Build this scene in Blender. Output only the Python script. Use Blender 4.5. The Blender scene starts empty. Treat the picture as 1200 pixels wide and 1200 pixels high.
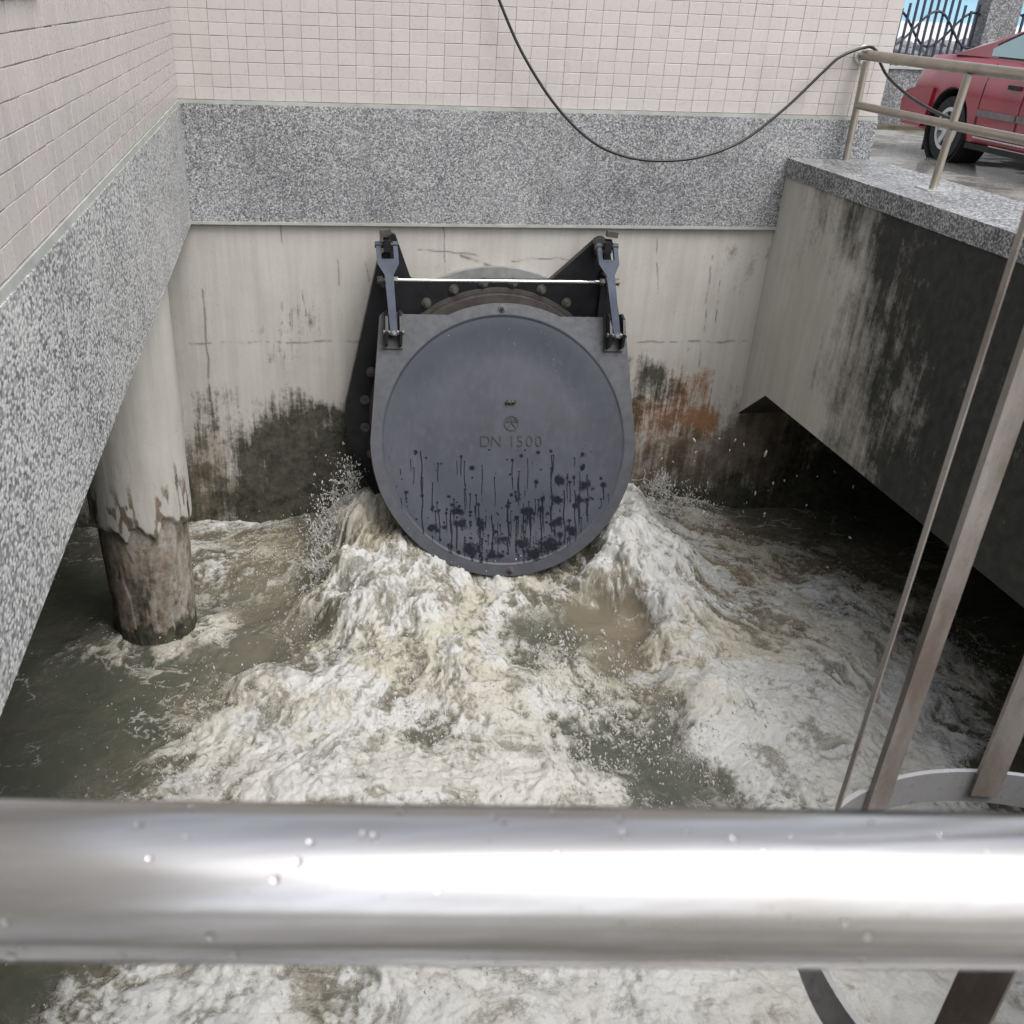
import bpy, bmesh, math, random
import numpy as np
from mathutils import Vector, Matrix
R_ = math.radians
rng = np.random.default_rng(7)
random.seed(7)
sc = bpy.context.scene
COL = sc.collection

# ------------------------------------------------------------------ camera
PITCH, YAW, ROLL = 32.22, -9.13, 2.327          # the eye stands at the origin, about 1.3 m above the yard
F_PX, CX, CY = 1187.0, 525.0, 745.0
cam = bpy.data.cameras.new('camera'); cam_o = bpy.data.objects.new('camera', cam); COL.objects.link(cam_o)
CAM_M = Matrix.Rotation(R_(YAW), 3, 'Z') @ Matrix.Rotation(math.pi / 2 - R_(PITCH), 3, 'X') @ Matrix.Rotation(R_(ROLL), 3, 'Z')
cam_o.matrix_world = CAM_M.to_4x4()
cam.sensor_width = 36; cam.lens = 36 * F_PX / 1200
cam.shift_x = (600 - CX) / 1200; cam.shift_y = (CY - 600) / 1200
cam.clip_start = 0.02; cam.clip_end = 1000
cam.dof.use_dof = True; cam.dof.focus_distance = 6.0; cam.dof.aperture_fstop = 13
sc.camera = cam_o

# ------------------------------------------------------------------ overcast daylight
SUN_EL, SUN_AZ = 60, 146
world = bpy.data.worlds.new('World'); sc.world = world; world.use_nodes = True
wn = world.node_tree; wn.nodes.clear()
sky = wn.nodes.new('ShaderNodeTexSky'); sky.sky_type = 'NISHITA'; sky.sun_disc = False
sky.sun_elevation = R_(SUN_EL); sky.sun_rotation = R_(SUN_AZ); sky.air_density = 1.0; sky.dust_density = 4.0; sky.ozone_density = 1.0
hs = wn.nodes.new('ShaderNodeHueSaturation'); hs.inputs['Saturation'].default_value = 0.28
bg = wn.nodes.new('ShaderNodeBackground'); bg.inputs['Strength'].default_value = 0.15
wo = wn.nodes.new('ShaderNodeOutputWorld')
wn.links.new(sky.outputs[0], hs.inputs['Color']); wn.links.new(hs.outputs[0], bg.inputs[0]); wn.links.new(bg.outputs[0], wo.inputs[0])
sun = bpy.data.lights.new('sun', 'SUN'); sun.energy = 0.7; sun.angle = R_(40); sun.color = (1, 0.97, 0.93)
sun_o = bpy.data.objects.new('sun', sun); COL.objects.link(sun_o)
_sd = Vector((math.sin(R_(SUN_AZ)) * math.cos(R_(SUN_EL)), math.cos(R_(SUN_AZ)) * math.cos(R_(SUN_EL)), math.sin(R_(SUN_EL))))
sun_o.rotation_euler = _sd.to_track_quat('Z', 'Y').to_euler()
sc.view_settings.view_transform = 'Standard'; sc.view_settings.look = 'None'
sc.view_settings.gamma = 1; sc.view_settings.use_curve_mapping = False
sc.view_settings.exposure = 0.92
sc.render.engine = 'CYCLES'
sc.cycles.max_bounces = 6; sc.cycles.diffuse_bounces = 3; sc.cycles.glossy_bounces = 3; sc.cycles.transmission_bounces = 4
sc.cycles.use_denoising = True

# ------------------------------------------------------------------ rays through the photograph, for measuring
def ray(px, py): return CAM_M @ Vector(((px - CX) / F_PX, -(py - CY) / F_PX, -1.0))
def on_y(px, py, v): r = ray(px, py); return r * (v / r.y)
def on_x(px, py, v): r = ray(px, py); return r * (v / r.x)
def on_z(px, py, v): r = ray(px, py); return r * (v / r.z)

# ------------------------------------------------------------------ helpers
def tag(o, label=None, cat=None, group=None, kind=None):
    if label: o['label'] = label
    if cat: o['category'] = cat
    if group: o['group'] = group
    if kind: o['kind'] = kind
    return o
def link(name, mesh, mat=None, parent=None):
    o = bpy.data.objects.new(name, mesh); COL.objects.link(o)
    if mat and not mesh.materials: mesh.materials.append(mat)
    if parent is not None: o.parent = parent
    return o
def thing(name, label, cat, group=None, loc=(0, 0, 0)):
    o = bpy.data.objects.new(name, None); COL.objects.link(o); o.empty_display_size = 0.1; o.location = loc
    return tag(o, label, cat, group)
def obj(name, bm, mat, parent=None, smooth=False, bevel=0.0, seg=2):
    if bevel:
        es = [e for e in bm.edges if len(e.link_faces) == 2 and e.calc_face_angle(0) > 0.6]
        bmesh.ops.bevel(bm, geom=es, offset=bevel, segments=seg, profile=0.7, affect='EDGES', clamp_overlap=True)
    bmesh.ops.recalc_face_normals(bm, faces=bm.faces)
    me = bpy.data.meshes.new(name); bm.to_mesh(me); bm.free()
    if smooth:
        me.polygons.foreach_set('use_smooth', [True] * len(me.polygons))
        try: me.set_sharp_from_angle(angle=R_(38))
        except Exception: pass
    return link(name, me, mat, parent)
def mesh_np(name, v, f, mat, parent=None, smooth=True, attrs=None):
    """v (n,3), f (m,k): build with numpy arrays and float attributes per vertex"""
    me = bpy.data.meshes.new(name); v = np.asarray(v, np.float32); f = np.asarray(f, np.int32); k = f.shape[1]
    me.vertices.add(len(v)); me.vertices.foreach_set('co', v.ravel())
    me.loops.add(f.size); me.loops.foreach_set('vertex_index', f.ravel())
    me.polygons.add(len(f)); me.polygons.foreach_set('loop_start', np.arange(0, f.size, k, dtype=np.int32))
    me.polygons.foreach_set('use_smooth', np.full(len(f), smooth))
    me.update(calc_edges=True); me.validate()
    for n, a in (attrs or {}).items():
        a = np.asarray(a, np.float32)
        if a.ndim == 1: me.attributes.new(n, 'FLOAT', 'POINT').data.foreach_set('value', a)
        else: me.attributes.new(n, 'FLOAT_VECTOR', 'POINT').data.foreach_set('vector', a.ravel())
    return link(name, me, mat, parent)
def grid_faces(nu, nv):
    i = np.arange(nu * nv).reshape(nv, nu)
    return np.stack([i[:-1, :-1], i[:-1, 1:], i[1:, 1:], i[1:, :-1]], -1).reshape(-1, 4)
def add_box(bm, x0, x1, y0, y1, z0, z1):
    vs = [bm.verts.new(p) for p in ((x0, y0, z0), (x1, y0, z0), (x1, y1, z0), (x0, y1, z0), (x0, y0, z1), (x1, y0, z1), (x1, y1, z1), (x0, y1, z1))]
    for q in ((0, 3, 2, 1), (4, 5, 6, 7), (0, 1, 5, 4), (1, 2, 6, 5), (2, 3, 7, 6), (3, 0, 4, 7)): bm.faces.new([vs[i] for i in q])
    return vs
def box(*a):
    bm = bmesh.new(); add_box(bm, *a); return bm
def frame_of(d):
    d = d.normalized(); u = d.cross(Vector((0, 0, 1)))
    if u.length < 1e-3: u = d.cross(Vector((0, 1, 0)))
    u.normalize(); return u, d.cross(u)
def add_tube(bm, pts, r, n=12, cap=True):
    pts = [Vector(p) for p in pts]; rings = []
    for i, p in enumerate(pts):
        d = (pts[min(i + 1, len(pts) - 1)] - pts[max(i - 1, 0)]); u, w = frame_of(d)
        rr = r[i] if isinstance(r, (list, tuple)) else r
        rings.append([bm.verts.new(p + (u * math.cos(2 * math.pi * k / n) + w * math.sin(2 * math.pi * k / n)) * rr) for k in range(n)])
    for a, b in zip(rings, rings[1:]):
        for k in range(n): bm.faces.new((a[k], a[(k + 1) % n], b[(k + 1) % n], b[k]))
    if cap: bm.faces.new(rings[0][::-1]); bm.faces.new(rings[-1])
def tube(pts, r, n=12):
    bm = bmesh.new(); add_tube(bm, pts, r, n); return bm
def add_prism(bm, poly, o, u, v, w0, w1):
    """polygon (a,b) in the plane o+a*u+b*v, extruded from w0 to w1 along u x v"""
    o, u, v = Vector(o), Vector(u), Vector(v); n = u.cross(v)
    a = [bm.verts.new(o + u * p + v * q + n * w0) for p, q in poly]; b = [bm.verts.new(o + u * p + v * q + n * w1) for p, q in poly]
    bm.faces.new(a[::-1]); bm.faces.new(b)
    for i in range(len(a)): j = (i + 1) % len(a); bm.faces.new((a[i], a[j], b[j], b[i]))
def add_ring(bm, o, u, v, r0, r1, w0, w1, n=64):
    o, u, v = Vector(o), Vector(u), Vector(v); w = u.cross(v); R = []
    for r, h in ((r0, w0), (r1, w0), (r1, w1), (r0, w1)):
        R.append([bm.verts.new(o + (u * math.cos(2 * math.pi * k / n) + v * math.sin(2 * math.pi * k / n)) * r + w * h) for k in range(n)])
    for i in range(4):
        a, b = R[i], R[(i + 1) % 4]
        for k in range(n): bm.faces.new((a[k], a[(k + 1) % n], b[(k + 1) % n], b[k]))
def catmull(P, n=10):
    P = [Vector(p) for p in P]; Q = [P[0] * 2 - P[1]] + P + [P[-1] * 2 - P[-2]]; out = []
    for i in range(1, len(Q) - 2):
        for k in range(n):
            t = k / n; a, b, c, d = Q[i - 1:i + 3]
            out.append(0.5 * ((2 * b) + (c - a) * t + (2 * a - 5 * b + 4 * c - d) * t * t + (3 * b - a - 3 * c + d) * t ** 3))
    return out + [P[-1]]

# numpy noise: lattice values, smooth interpolation
class Noise:
    def __init__(s, seed): s.t = np.random.default_rng(seed).random((256, 256)).astype(np.float32)
    def __call__(s, x, y):
        xi = np.floor(x).astype(np.int64); yi = np.floor(y).astype(np.int64); fx = x - xi; fy = y - yi
        fx = fx * fx * fx * (fx * (fx * 6 - 15) + 10); fy = fy * fy * fy * (fy * (fy * 6 - 15) + 10)
        a, b = xi & 255, (xi + 1) & 255; c, d = yi & 255, (yi + 1) & 255
        return (s.t[c, a] * (1 - fx) + s.t[c, b] * fx) * (1 - fy) + (s.t[d, a] * (1 - fx) + s.t[d, b] * fx) * fy
def fbm(x, y, seed, octv=5, gain=0.5, ridge=False):
    s = 0; amp = 1; tot = 0
    for o in range(octv):
        n = Noise(seed * 31 + o)(x * 2 ** o + 17.3 * o, y * 2 ** o - 9.1 * o)
        if ridge: n = 1 - np.abs(2 * n - 1)
        s = s + amp * n; tot += amp; amp *= gain
    return s / tot
def rank(a):
    o = np.empty(a.size, np.float32); o[np.argsort(a.ravel())] = np.linspace(0, 1, a.size); return o.reshape(a.shape)
def sstep(a, b, x):
    t = np.clip((x - a) / (b - a), 0, 1); return t * t * (3 - 2 * t)
def idw(P, ctrl, vals, soft, power=2.0):
    """smooth interpolation of control values (m,k) given at ctrl (m,2) to points P (n,2)"""
    out = np.zeros((len(P), vals.shape[1])); w_ = np.zeros(len(P))
    for c, v in zip(ctrl, vals):
        w = 1 / (((P - c) ** 2).sum(1) + soft * soft) ** power
        out += w[:, None] * v; w_ += w
    return out / w_[:, None]

# ------------------------------------------------------------------ materials
class MB:
    def __init__(s, name):
        s.m = bpy.data.materials.new(name); s.m.use_nodes = True; s.t = s.m.node_tree
        s.p = s.t.nodes['Principled BSDF']; s.tc = None
    def n(s, kind, **kw):
        n = s.t.nodes.new(kind)
        for k, v in kw.items():
            if k in n.inputs: s.set(n.inputs[k], v)
            else: setattr(n, k, v)
        return n
    def set(s, sock, v):
        if isinstance(v, bpy.types.NodeSocket): s.t.links.new(v, sock)
        elif isinstance(v, (tuple, list)) and len(v) == 3 and sock.type == 'RGBA': sock.default_value = (*v, 1)
        else: sock.default_value = v
    def co(s, which='Object'):
        if s.tc is None: s.tc = s.n('ShaderNodeTexCoord')
        return s.tc.outputs[which]
    def map(s, vec, scale=(1, 1, 1), loc=(0, 0, 0)):
        m = s.n('ShaderNodeMapping'); s.set(m.inputs['Vector'], vec); m.inputs['Scale'].default_value = scale; m.inputs['Location'].default_value = loc
        return m.outputs[0]
    def noise(s, scale, detail=4, rough=0.55, vec=None, dist=0.0):
        return s.n('ShaderNodeTexNoise', Scale=scale, Detail=detail, Roughness=rough, Distortion=dist, Vector=vec if vec is not None else s.co()).outputs['Fac']
    def voro(s, scale, vec=None, feature='F1'):
        return s.n('ShaderNodeTexVoronoi', feature=feature, Scale=scale, Vector=vec if vec is not None else s.co())
    def attr(s, name): return s.n('ShaderNodeAttribute', attribute_name=name).outputs['Fac']
    def rampv(s, fac, stops, interp='LINEAR'):
        r = s.n('ShaderNodeValToRGB'); s.set(r.inputs[0], fac); e = r.color_ramp; e.interpolation = interp
        while len(e.elements) < len(stops): e.elements.new(0.5)
        for el, (p, c) in zip(e.elements, stops):
            el.position = p; el.color = (*(c if isinstance(c, (tuple, list)) else (c, c, c)), 1)
        return r.outputs[0]
    def math(s, op, a, b=None, clamp=False):
        m = s.n('ShaderNodeMath', operation=op, use_clamp=clamp); s.set(m.inputs[0], a)
        if b is not None: s.set(m.inputs[1], b)
        return m.outputs[0]
    def mix(s, fac, a, b, blend='MIX'):
        m = s.n('ShaderNodeMix', data_type='RGBA', blend_type=blend)
        s.set(m.inputs[0], fac); s.set(m.inputs[6], a); s.set(m.inputs[7], b); return m.outputs[2]
    def range(s, v, a, b, c=0.0, d=1.0):
        m = s.n('ShaderNodeMapRange'); s.set(m.inputs[0], v)
        for i, q in enumerate((a, b, c, d)): m.inputs[i + 1].default_value = q
        return m.outputs[0]
    def bump(s, h, strength=0.3, dist=0.01, normal=None):
        b = s.n('ShaderNodeBump', Strength=strength, Distance=dist, Height=h)
        if normal is not None: s.set(b.inputs['Normal'], normal)
        return b.outputs[0]
    def done(s, color=None, rough=0.6, metal=0.0, normal=None, spec=None):
        if color is not None: s.set(s.p.inputs['Base Color'], color)
        s.set(s.p.inputs['Roughness'], rough); s.set(s.p.inputs['Metallic'], metal)
        if spec is not None: s.set(s.p.inputs['Specular IOR Level'], spec)
        if normal is not None: s.set(s.p.inputs['Normal'], normal)
        return s.m

FINE = [(0.0, (0.07, 0.073, 0.079)), (0.20, (0.13, 0.134, 0.143)), (0.34, (0.205, 0.212, 0.225)), (0.52, (0.28, 0.287, 0.302)), (0.72, (0.37, 0.376, 0.388)), (0.9, (0.50, 0.50, 0.50))]
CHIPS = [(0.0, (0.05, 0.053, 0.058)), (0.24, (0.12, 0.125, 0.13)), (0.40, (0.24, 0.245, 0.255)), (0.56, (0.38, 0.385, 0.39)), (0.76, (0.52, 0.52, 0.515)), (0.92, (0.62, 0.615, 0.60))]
def m_pebble(name, shift=0.0, scale=150, ramp=FINE, sq=(1, 1, 1)):
    b = MB(name); warp = b.map(b.co(), sq)
    v = b.voro(scale, warp); r = b.n('ShaderNodeSeparateColor', Color=v.outputs['Color']).outputs[0]
    big = b.noise(1.6, 4, 0.6); big2 = b.noise(7, 4, 0.6)
    rr = b.math('ADD', r, b.math('ADD', b.math('MULTIPLY', b.math('SUBTRACT', big, 0.5), 0.75), b.math('ADD', b.math('MULTIPLY', b.math('SUBTRACT', big2, 0.5), 0.35), shift)))
    c = b.rampv(rr, ramp, 'CONSTANT')
    run = b.noise(1.0, 5, 0.6, b.map(b.co(), (9, 9, 0.7))); c = b.mix(b.range(run, 0.52, 0.72, 0, 0.30), c, (0.13, 0.13, 0.115)); c = b.mix(b.range(b.noise(2.2, 5, 0.6), 0.55, 0.75, 0, 0.22), c, (0.50, 0.51, 0.53))
    edge = b.range(v.outputs['Distance'], 0.0, 0.55, 1.0, 0.0)
    c = b.mix(b.math('MULTIPLY', b.range(v.outputs['Distance'], 0.4, 0.75), 0.6), c, (0.17, 0.17, 0.165))
    return b.done(c, b.rampv(r, [(0, 0.35), (1, 0.6)]), normal=b.bump(edge, 0.16, 0.004))
def m_simple(name, col, rough=0.5, metal=0.0, var=0.15, scale=12, bump=0.0, bscale=60, col2=None):
    b = MB(name); n = b.noise(scale, 5, 0.6)
    c2 = col2 or tuple(max(0, x * (1 - 2.5 * var)) for x in col)
    c = b.mix(b.range(n, 0.35, 0.7), col, c2)
    nm = b.bump(b.noise(bscale, 3), bump, 0.004) if bump else None
    return b.done(c, b.range(b.noise(scale * 2, 4), 0.3, 0.7, max(0.03, rough - 0.1), rough + 0.12), metal, nm)

def m_tile():
    b = MB('glazed_wall_tile'); rnd = b.n('ShaderNodeObjectInfo').outputs['Random']
    c = b.mix(rnd, (0.47, 0.432, 0.413), (0.51, 0.472, 0.453)); w = b.co('Object'); geo = b.n('ShaderNodeNewGeometry').outputs['Position']
    c = b.mix(b.range(b.noise(1.1, 5, 0.65, geo), 0.45, 0.75, 0, 0.55), c, (0.45, 0.435, 0.41)); c = b.mix(b.range(b.noise(1.0, 5, 0.6, b.map(geo, (7, 7, 0.6))), 0.52, 0.72, 0, 0.35), c, (0.37, 0.345, 0.315))
    c = b.mix(b.range(b.noise(9, 5, 0.7, geo), 0.56, 0.8, 0, 0.07), c, (0.40, 0.37, 0.34))
    return b.done(c, b.range(b.noise(30, 3, 0.5, geo), 0.3, 0.7, 0.22, 0.42), normal=b.bump(b.noise(25, 3, 0.5, geo), 0.08, 0.004))
def m_concrete(name, base=(0.50, 0.48, 0.44), m0=(0.018, 0.019, 0.014), m1=(0.085, 0.082, 0.058), vs=1.1, lo=0.28, hi=0.70):
    """cast concrete with board marks; attributes dark / brown / rust carry the stains"""
    b = MB(name); co = b.co(); st = (14, 14, 0.9)
    streak = b.noise(1.0, 6, 0.62, b.map(co, st)); cloud = b.noise(2.4, 6, 0.62); fine = b.noise(55, 5, 0.7); pit = b.voro(38, b.map(co, (1, 1, 0.7))).outputs['Distance']
    c = b.mix(b.range(streak, 0.38, 0.68), base, tuple(x * 0.84 for x in base))
    c = b.mix(b.range(cloud, 0.42, 0.72, 0, 0.55), c, (base[0] * 0.72, base[1] * 0.70, base[2] * 0.66))
    c = b.mix(b.range(cloud, 0.28, 0.42, 0.45, 0), c, (0.50, 0.49, 0.465))
    c = b.mix(b.range(fine, 0.58, 0.78, 0, 0.35), c, (0.22, 0.21, 0.19))
    pm = b.math('MULTIPLY', b.range(pit, 0.05, 0.12, 1, 0), b.range(b.noise(3.0, 3), 0.52, 0.6))
    c = b.mix(b.math('MULTIPLY', pm, 0.6), c, (0.12, 0.11, 0.10))
    crack = b.attr('crack'); c = b.mix(crack, c, (0.07, 0.065, 0.06))
    wob = b.math('ADD', b.math('MULTIPLY', b.math('SUBTRACT', b.noise(30, 8, 0.78), 0.5), 1.0), b.math('MULTIPLY', b.math('SUBTRACT', b.noise(1.0, 7, 0.7, b.map(co, (34, 34, 2.6))), 0.5), vs))
    def mask(n, w=0.9): return b.range(b.math('ADD', b.attr(n), b.math('MULTIPLY', wob, w)), lo, hi)
    ru, br, dk = mask('rust', 1.3), mask('brown', 0.8), mask('dark', 0.95)
    c = b.mix(b.math('MULTIPLY', ru, 0.85), c, b.mix(b.range(fine, 0.35, 0.65), (0.33, 0.125, 0.025), (0.17, 0.07, 0.025)))
    c = b.mix(b.math('MULTIPLY', br, 0.92), c, b.mix(b.range(b.noise(9, 5, 0.65), 0.35, 0.65), (0.20, 0.15, 0.105), (0.085, 0.068, 0.048)))
    moss = b.mix(b.range(b.noise(17, 5, 0.7), 0.35, 0.65), m0, m1)
    c = b.mix(b.math('MULTIPLY', dk, 0.95), c, moss)
    wet = b.math('MAXIMUM', b.math('MULTIPLY', br, 0.7), dk)
    h = b.math('ADD', b.math('ADD', b.math('MULTIPLY', streak, 0.5), b.math('MULTIPLY', fine, 0.35)), b.math('MULTIPLY', pm, -0.8))
    return b.done(c, b.range(wet, 0, 1, 0.85, 0.6), normal=b.bump(h, 0.45, 0.008), spec=b.range(wet, 0, 1, 0.4, 0.16))
def m_metal(name, col, rough=0.3, rust=0.0, rcol=(0.16, 0.09, 0.05), stretch=(1, 1, 1), dirt=0.3):
    b = MB(name); co = b.map(b.co(), stretch); n = b.noise(7, 6, 0.65, co); f = b.noise(60, 5, 0.7)
    c = b.mix(b.range(n, 0.4, 0.7, 0, dirt), col, tuple(x * 0.45 for x in col))
    rm = b.range(b.math('ADD', b.math('MULTIPLY', n, 0.6), b.math('MULTIPLY', f, 0.4)), 0.62 - 0.25 * rust, 0.70 - 0.18 * rust, 0, min(1, rust * 1.3)) if rust else None
    met = 1.0
    if rm is not None:
        c = b.mix(rm, c, b.mix(f, rcol, tuple(x * 0.5 for x in rcol))); met = b.range(rm, 0, 1, 1, 0.15)
    return b.done(c, b.range(b.math('ADD', b.math('MULTIPLY', n, 0.5), b.math('MULTIPLY', f, 0.5)), 0.3, 0.7, max(0.05, rough - 0.12), rough + 0.16), met, b.bump(f, 0.06, 0.002))
M = {}
M['pebble'] = m_pebble('washed_pebble_render', 0.06, 140, FINE); M['pebble_lit'] = m_pebble('washed_pebble_pale_lit', 0.24, 120, CHIPS, (1, .58, 1)); M['pebble_dark'] = m_pebble('washed_pebble_weathered', -0.10, 105, CHIPS)  # left wall's pebble: pale chips, its brighter light also put into the colour
M['tile'] = m_tile(); M['grout'] = m_simple('tile_grout', (0.40, 0.38, 0.35), 0.9, var=0.2, scale=5)
M['mortar'] = m_simple('mortar_strip', (0.40, 0.41, 0.38), 0.85, var=0.1, scale=9, bump=0.3)
M['concrete'] = m_concrete('cast_concrete'); M['column'] = m_concrete('column_concrete', (0.48, 0.465, 0.425), vs=.35); M['beam'] = m_concrete('parapet_concrete', (0.55, 0.53, 0.475), (0.009, 0.010, 0.011), (0.030, 0.032, 0.027), .75, .22, .95)
M['clay'] = m_simple('brown_clay_coat', (0.20, 0.15, 0.10), 0.8, var=0.18, scale=11, bump=0.5)
M['dark_wall'] = m_simple('dark_concrete', (0.07, 0.068, 0.06), 0.7, var=0.2, scale=3, bump=0.3)  # one dark tone shared by soffit, end walls, slab and cores
M['iron'] = m_simple('black_coated_iron', (0.012, 0.0125, 0.015), 0.38, 0.0, 0.15, 9, 0.12, 80)
M['iron_edge'] = m_simple('grey_brown_iron', (0.085, 0.075, 0.068), 0.45, 0.0, 0.2, 14, 0.2, 60)
M['grout_ring'] = m_simple('pale_grout_ring', (0.27, 0.275, 0.27), 0.8, var=0.15, scale=8, bump=0.3)
M['link'] = m_simple('blue_grey_coated_steel', (0.115, 0.135, 0.175), 0.36, 0.2, 0.15, 10, 0.1, 90)
M['bolt'] = m_simple('weathered_bolt_steel', (0.17, 0.16, 0.14), 0.42, 0.5, 0.2, 20)
M['bright'] = m_metal('bright_stainless', (0.80, 0.80, 0.79), 0.28, dirt=0.2)
def m_pipe():
    b = MB('stainless_pipe'); st = b.noise(1.0, 6, .65, b.map(b.co(), (1.6, 70, 70))); n = b.noise(5, 5, .65, b.map(b.co(), (.6, 3, 3))); f = b.noise(160, 4, .7)
    c = b.mix(b.range(st, .35, .7), (.64, .635, .64), (.42, .405, .39)); c = b.mix(b.range(n, .50, .72, 0, .55), c, (.30, .265, .225)); c = b.mix(b.range(f, .66, .74, 0, .5), c, (.2, .17, .14))
    return b.done(c, b.range(b.math('ADD', b.math('MULTIPLY', st, .6), b.math('MULTIPLY', n, .4)), .3, .7, .10, .30), 1.0, b.bump(st, .05, .001))
M['rail'] = m_pipe()
M['rail_side'] = m_metal('dull_stainless_pipe', (0.44, 0.40, 0.345), 0.40, 0.12, (0.2, 0.16, 0.11), dirt=0.3)
def m_strap(name, col, rust):
    b = MB(name); n = b.noise(9, 6, .65, b.map(b.co(), (1, 1, .35))); f = b.noise(70, 5, .7); c = b.mix(b.range(n, .4, .62, 0, rust), col, (.17, .135, .11)); c = b.mix(b.range(f, .55, .75, 0, .5), c, (.13, .10, .085))
    return b.done(c, b.range(f, .3, .7, .35, .6), .35, b.bump(f, .15, .002))
M['strap'] = m_strap('weathered_steel_strap', (.33, .305, .278), .95)
M['hoop'] = m_strap('grey_steel_hoop', (.33, .33, .335), .3)
M['cable'] = m_simple('black_cable_sheath', (0.012, 0.012, 0.013), 0.35, var=0.1)
M['asphalt'] = None

def m_flap(dry=(0.047, 0.053, 0.066)):
    b = MB('grey_coated_flap'); wet = b.range(b.math('ADD', b.attr('wet'), b.math('MULTIPLY', b.math('SUBTRACT', b.noise(70, 5, 0.7), 0.5), 0.9)), 0.30, 0.72)
    damp_shade = b.attr('damp_shade'); cloud = b.noise(3.2, 5, 0.6); vert = b.noise(1, 5, 0.6, b.map(b.co(), (26, 26, 1.6)))
    c = b.mix(b.range(cloud, 0.38, 0.68), dry, (0.032, 0.036, 0.047)); c = b.mix(b.range(vert, 0.5, 0.75, 0, 0.35), c, (0.08, 0.08, 0.10))
    c = b.mix(b.math('MULTIPLY', damp_shade, 0.92), c, (0.030, 0.034, 0.049)); c = b.mix(b.math('MULTIPLY', wet, 0.93), c, (0.009, 0.010, 0.014))
    sp = b.range(b.math('ADD', b.attr('speck'), b.math('MULTIPLY', b.math('SUBTRACT', b.noise(160, 3), 0.5), 0.6)), 0.62, 0.8)
    c = b.mix(b.math('MULTIPLY', sp, 0.7), c, (0.48, 0.48, 0.48))
    ro = b.range(b.math('MAXIMUM', wet, b.math('MULTIPLY', damp_shade, 0.5)), 0, 1, 0.46, 0.30)
    return b.done(c, ro, 0.0, b.bump(b.noise(70, 4, 0.6), 0.10, 0.003), spec=b.range(wet, 0, 1, 0.30, 0.04))
M['flap'] = m_flap(); M['flap_rim'] = m_simple('grey_coated_rim', (0.045, 0.049, 0.060), 0.42, 0.0, 0.16, 14, 0.15, 70)

def m_water():
    b = MB('river_water'); fl = b.n('ShaderNodeAttribute', attribute_name='flow').outputs['Vector']
    fa, br = b.attr('foam'), b.attr('brown')
    sf = b.noise(1.0, 6, 0.70, b.map(fl, (22, 46, 1)), 0.4); s2 = b.noise(1.0, 5, 0.72, b.map(fl, (75, 120, 1)), 0.3); s3 = b.noise(110, 5, 0.75)
    n = b.math('ADD', b.math('ADD', b.math('MULTIPLY', b.math('SUBTRACT', sf, 0.5), 0.75), b.math('MULTIPLY', b.math('SUBTRACT', s2, 0.5), 0.85)), b.math('MULTIPLY', b.math('SUBTRACT', s3, 0.5), 0.95))
    act = b.range(fa, 0.0, 0.12, 0.12, 1.0)
    f = b.math('ADD', fa, b.math('MULTIPLY', n, act), True)
    wcol = b.mix(br, (0.074, 0.079, 0.060), (0.185, 0.155, 0.112))
    thin = b.mix(br, (0.165, 0.165, 0.14), (0.22, 0.19, 0.14)); half = b.mix(b.attr('cream'), (0.315, 0.313, 0.285), (0.285, 0.26, 0.19))
    full = b.mix(b.attr('cream'), (0.50, 0.50, 0.487), (0.43, 0.405, 0.325))
    c = b.mix(b.range(f, 0.0, 0.32), wcol, thin); c = b.mix(b.range(f, 0.22, 0.62), c, half); c = b.mix(b.range(f, 0.5, 1.0), c, full)
    h = b.math('ADD', b.math('MULTIPLY', s3, 0.8), b.math('MULTIPLY', s2, 0.8))
    rip = b.noise(16, 4, 0.6, None, 0.6)
    nm = b.bump(rip, 0.22, 0.02); nm = b.bump(b.math('MULTIPLY', h, b.range(f, 0, 0.6, 0.12, 1.0)), 0.42, 0.009, nm)
    return b.done(c, b.range(f, 0.05, 0.55, 0.07, 0.5), normal=nm)
M['water'] = m_water()
def m_spray():
    b = MB('white_spray'); c = b.mix(b.noise(9, 3), (0.68, 0.68, 0.665), (0.56, 0.55, 0.50)); b.p.inputs['Transmission Weight'].default_value = .35; b.p.inputs['IOR'].default_value = 1.33; return b.done(c, 0.3)
M['spray'] = m_spray()

# ------------------------------------------------------------------ key planes (metres, eye at 0)
D = 6.5           # back wall
XL = -0.601       # left wall face
XR = 3.046        # right parapet face
Z_BT, Z_BB = -0.538, -1.166    # pebble band top / bottom
Z_C = -0.765      # coping top
Z_G = -1.30       # yard
Z_W = -3.18       # water
XB = 3.57         # right end of the pump house
Y_NEAR = 0.40

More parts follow.
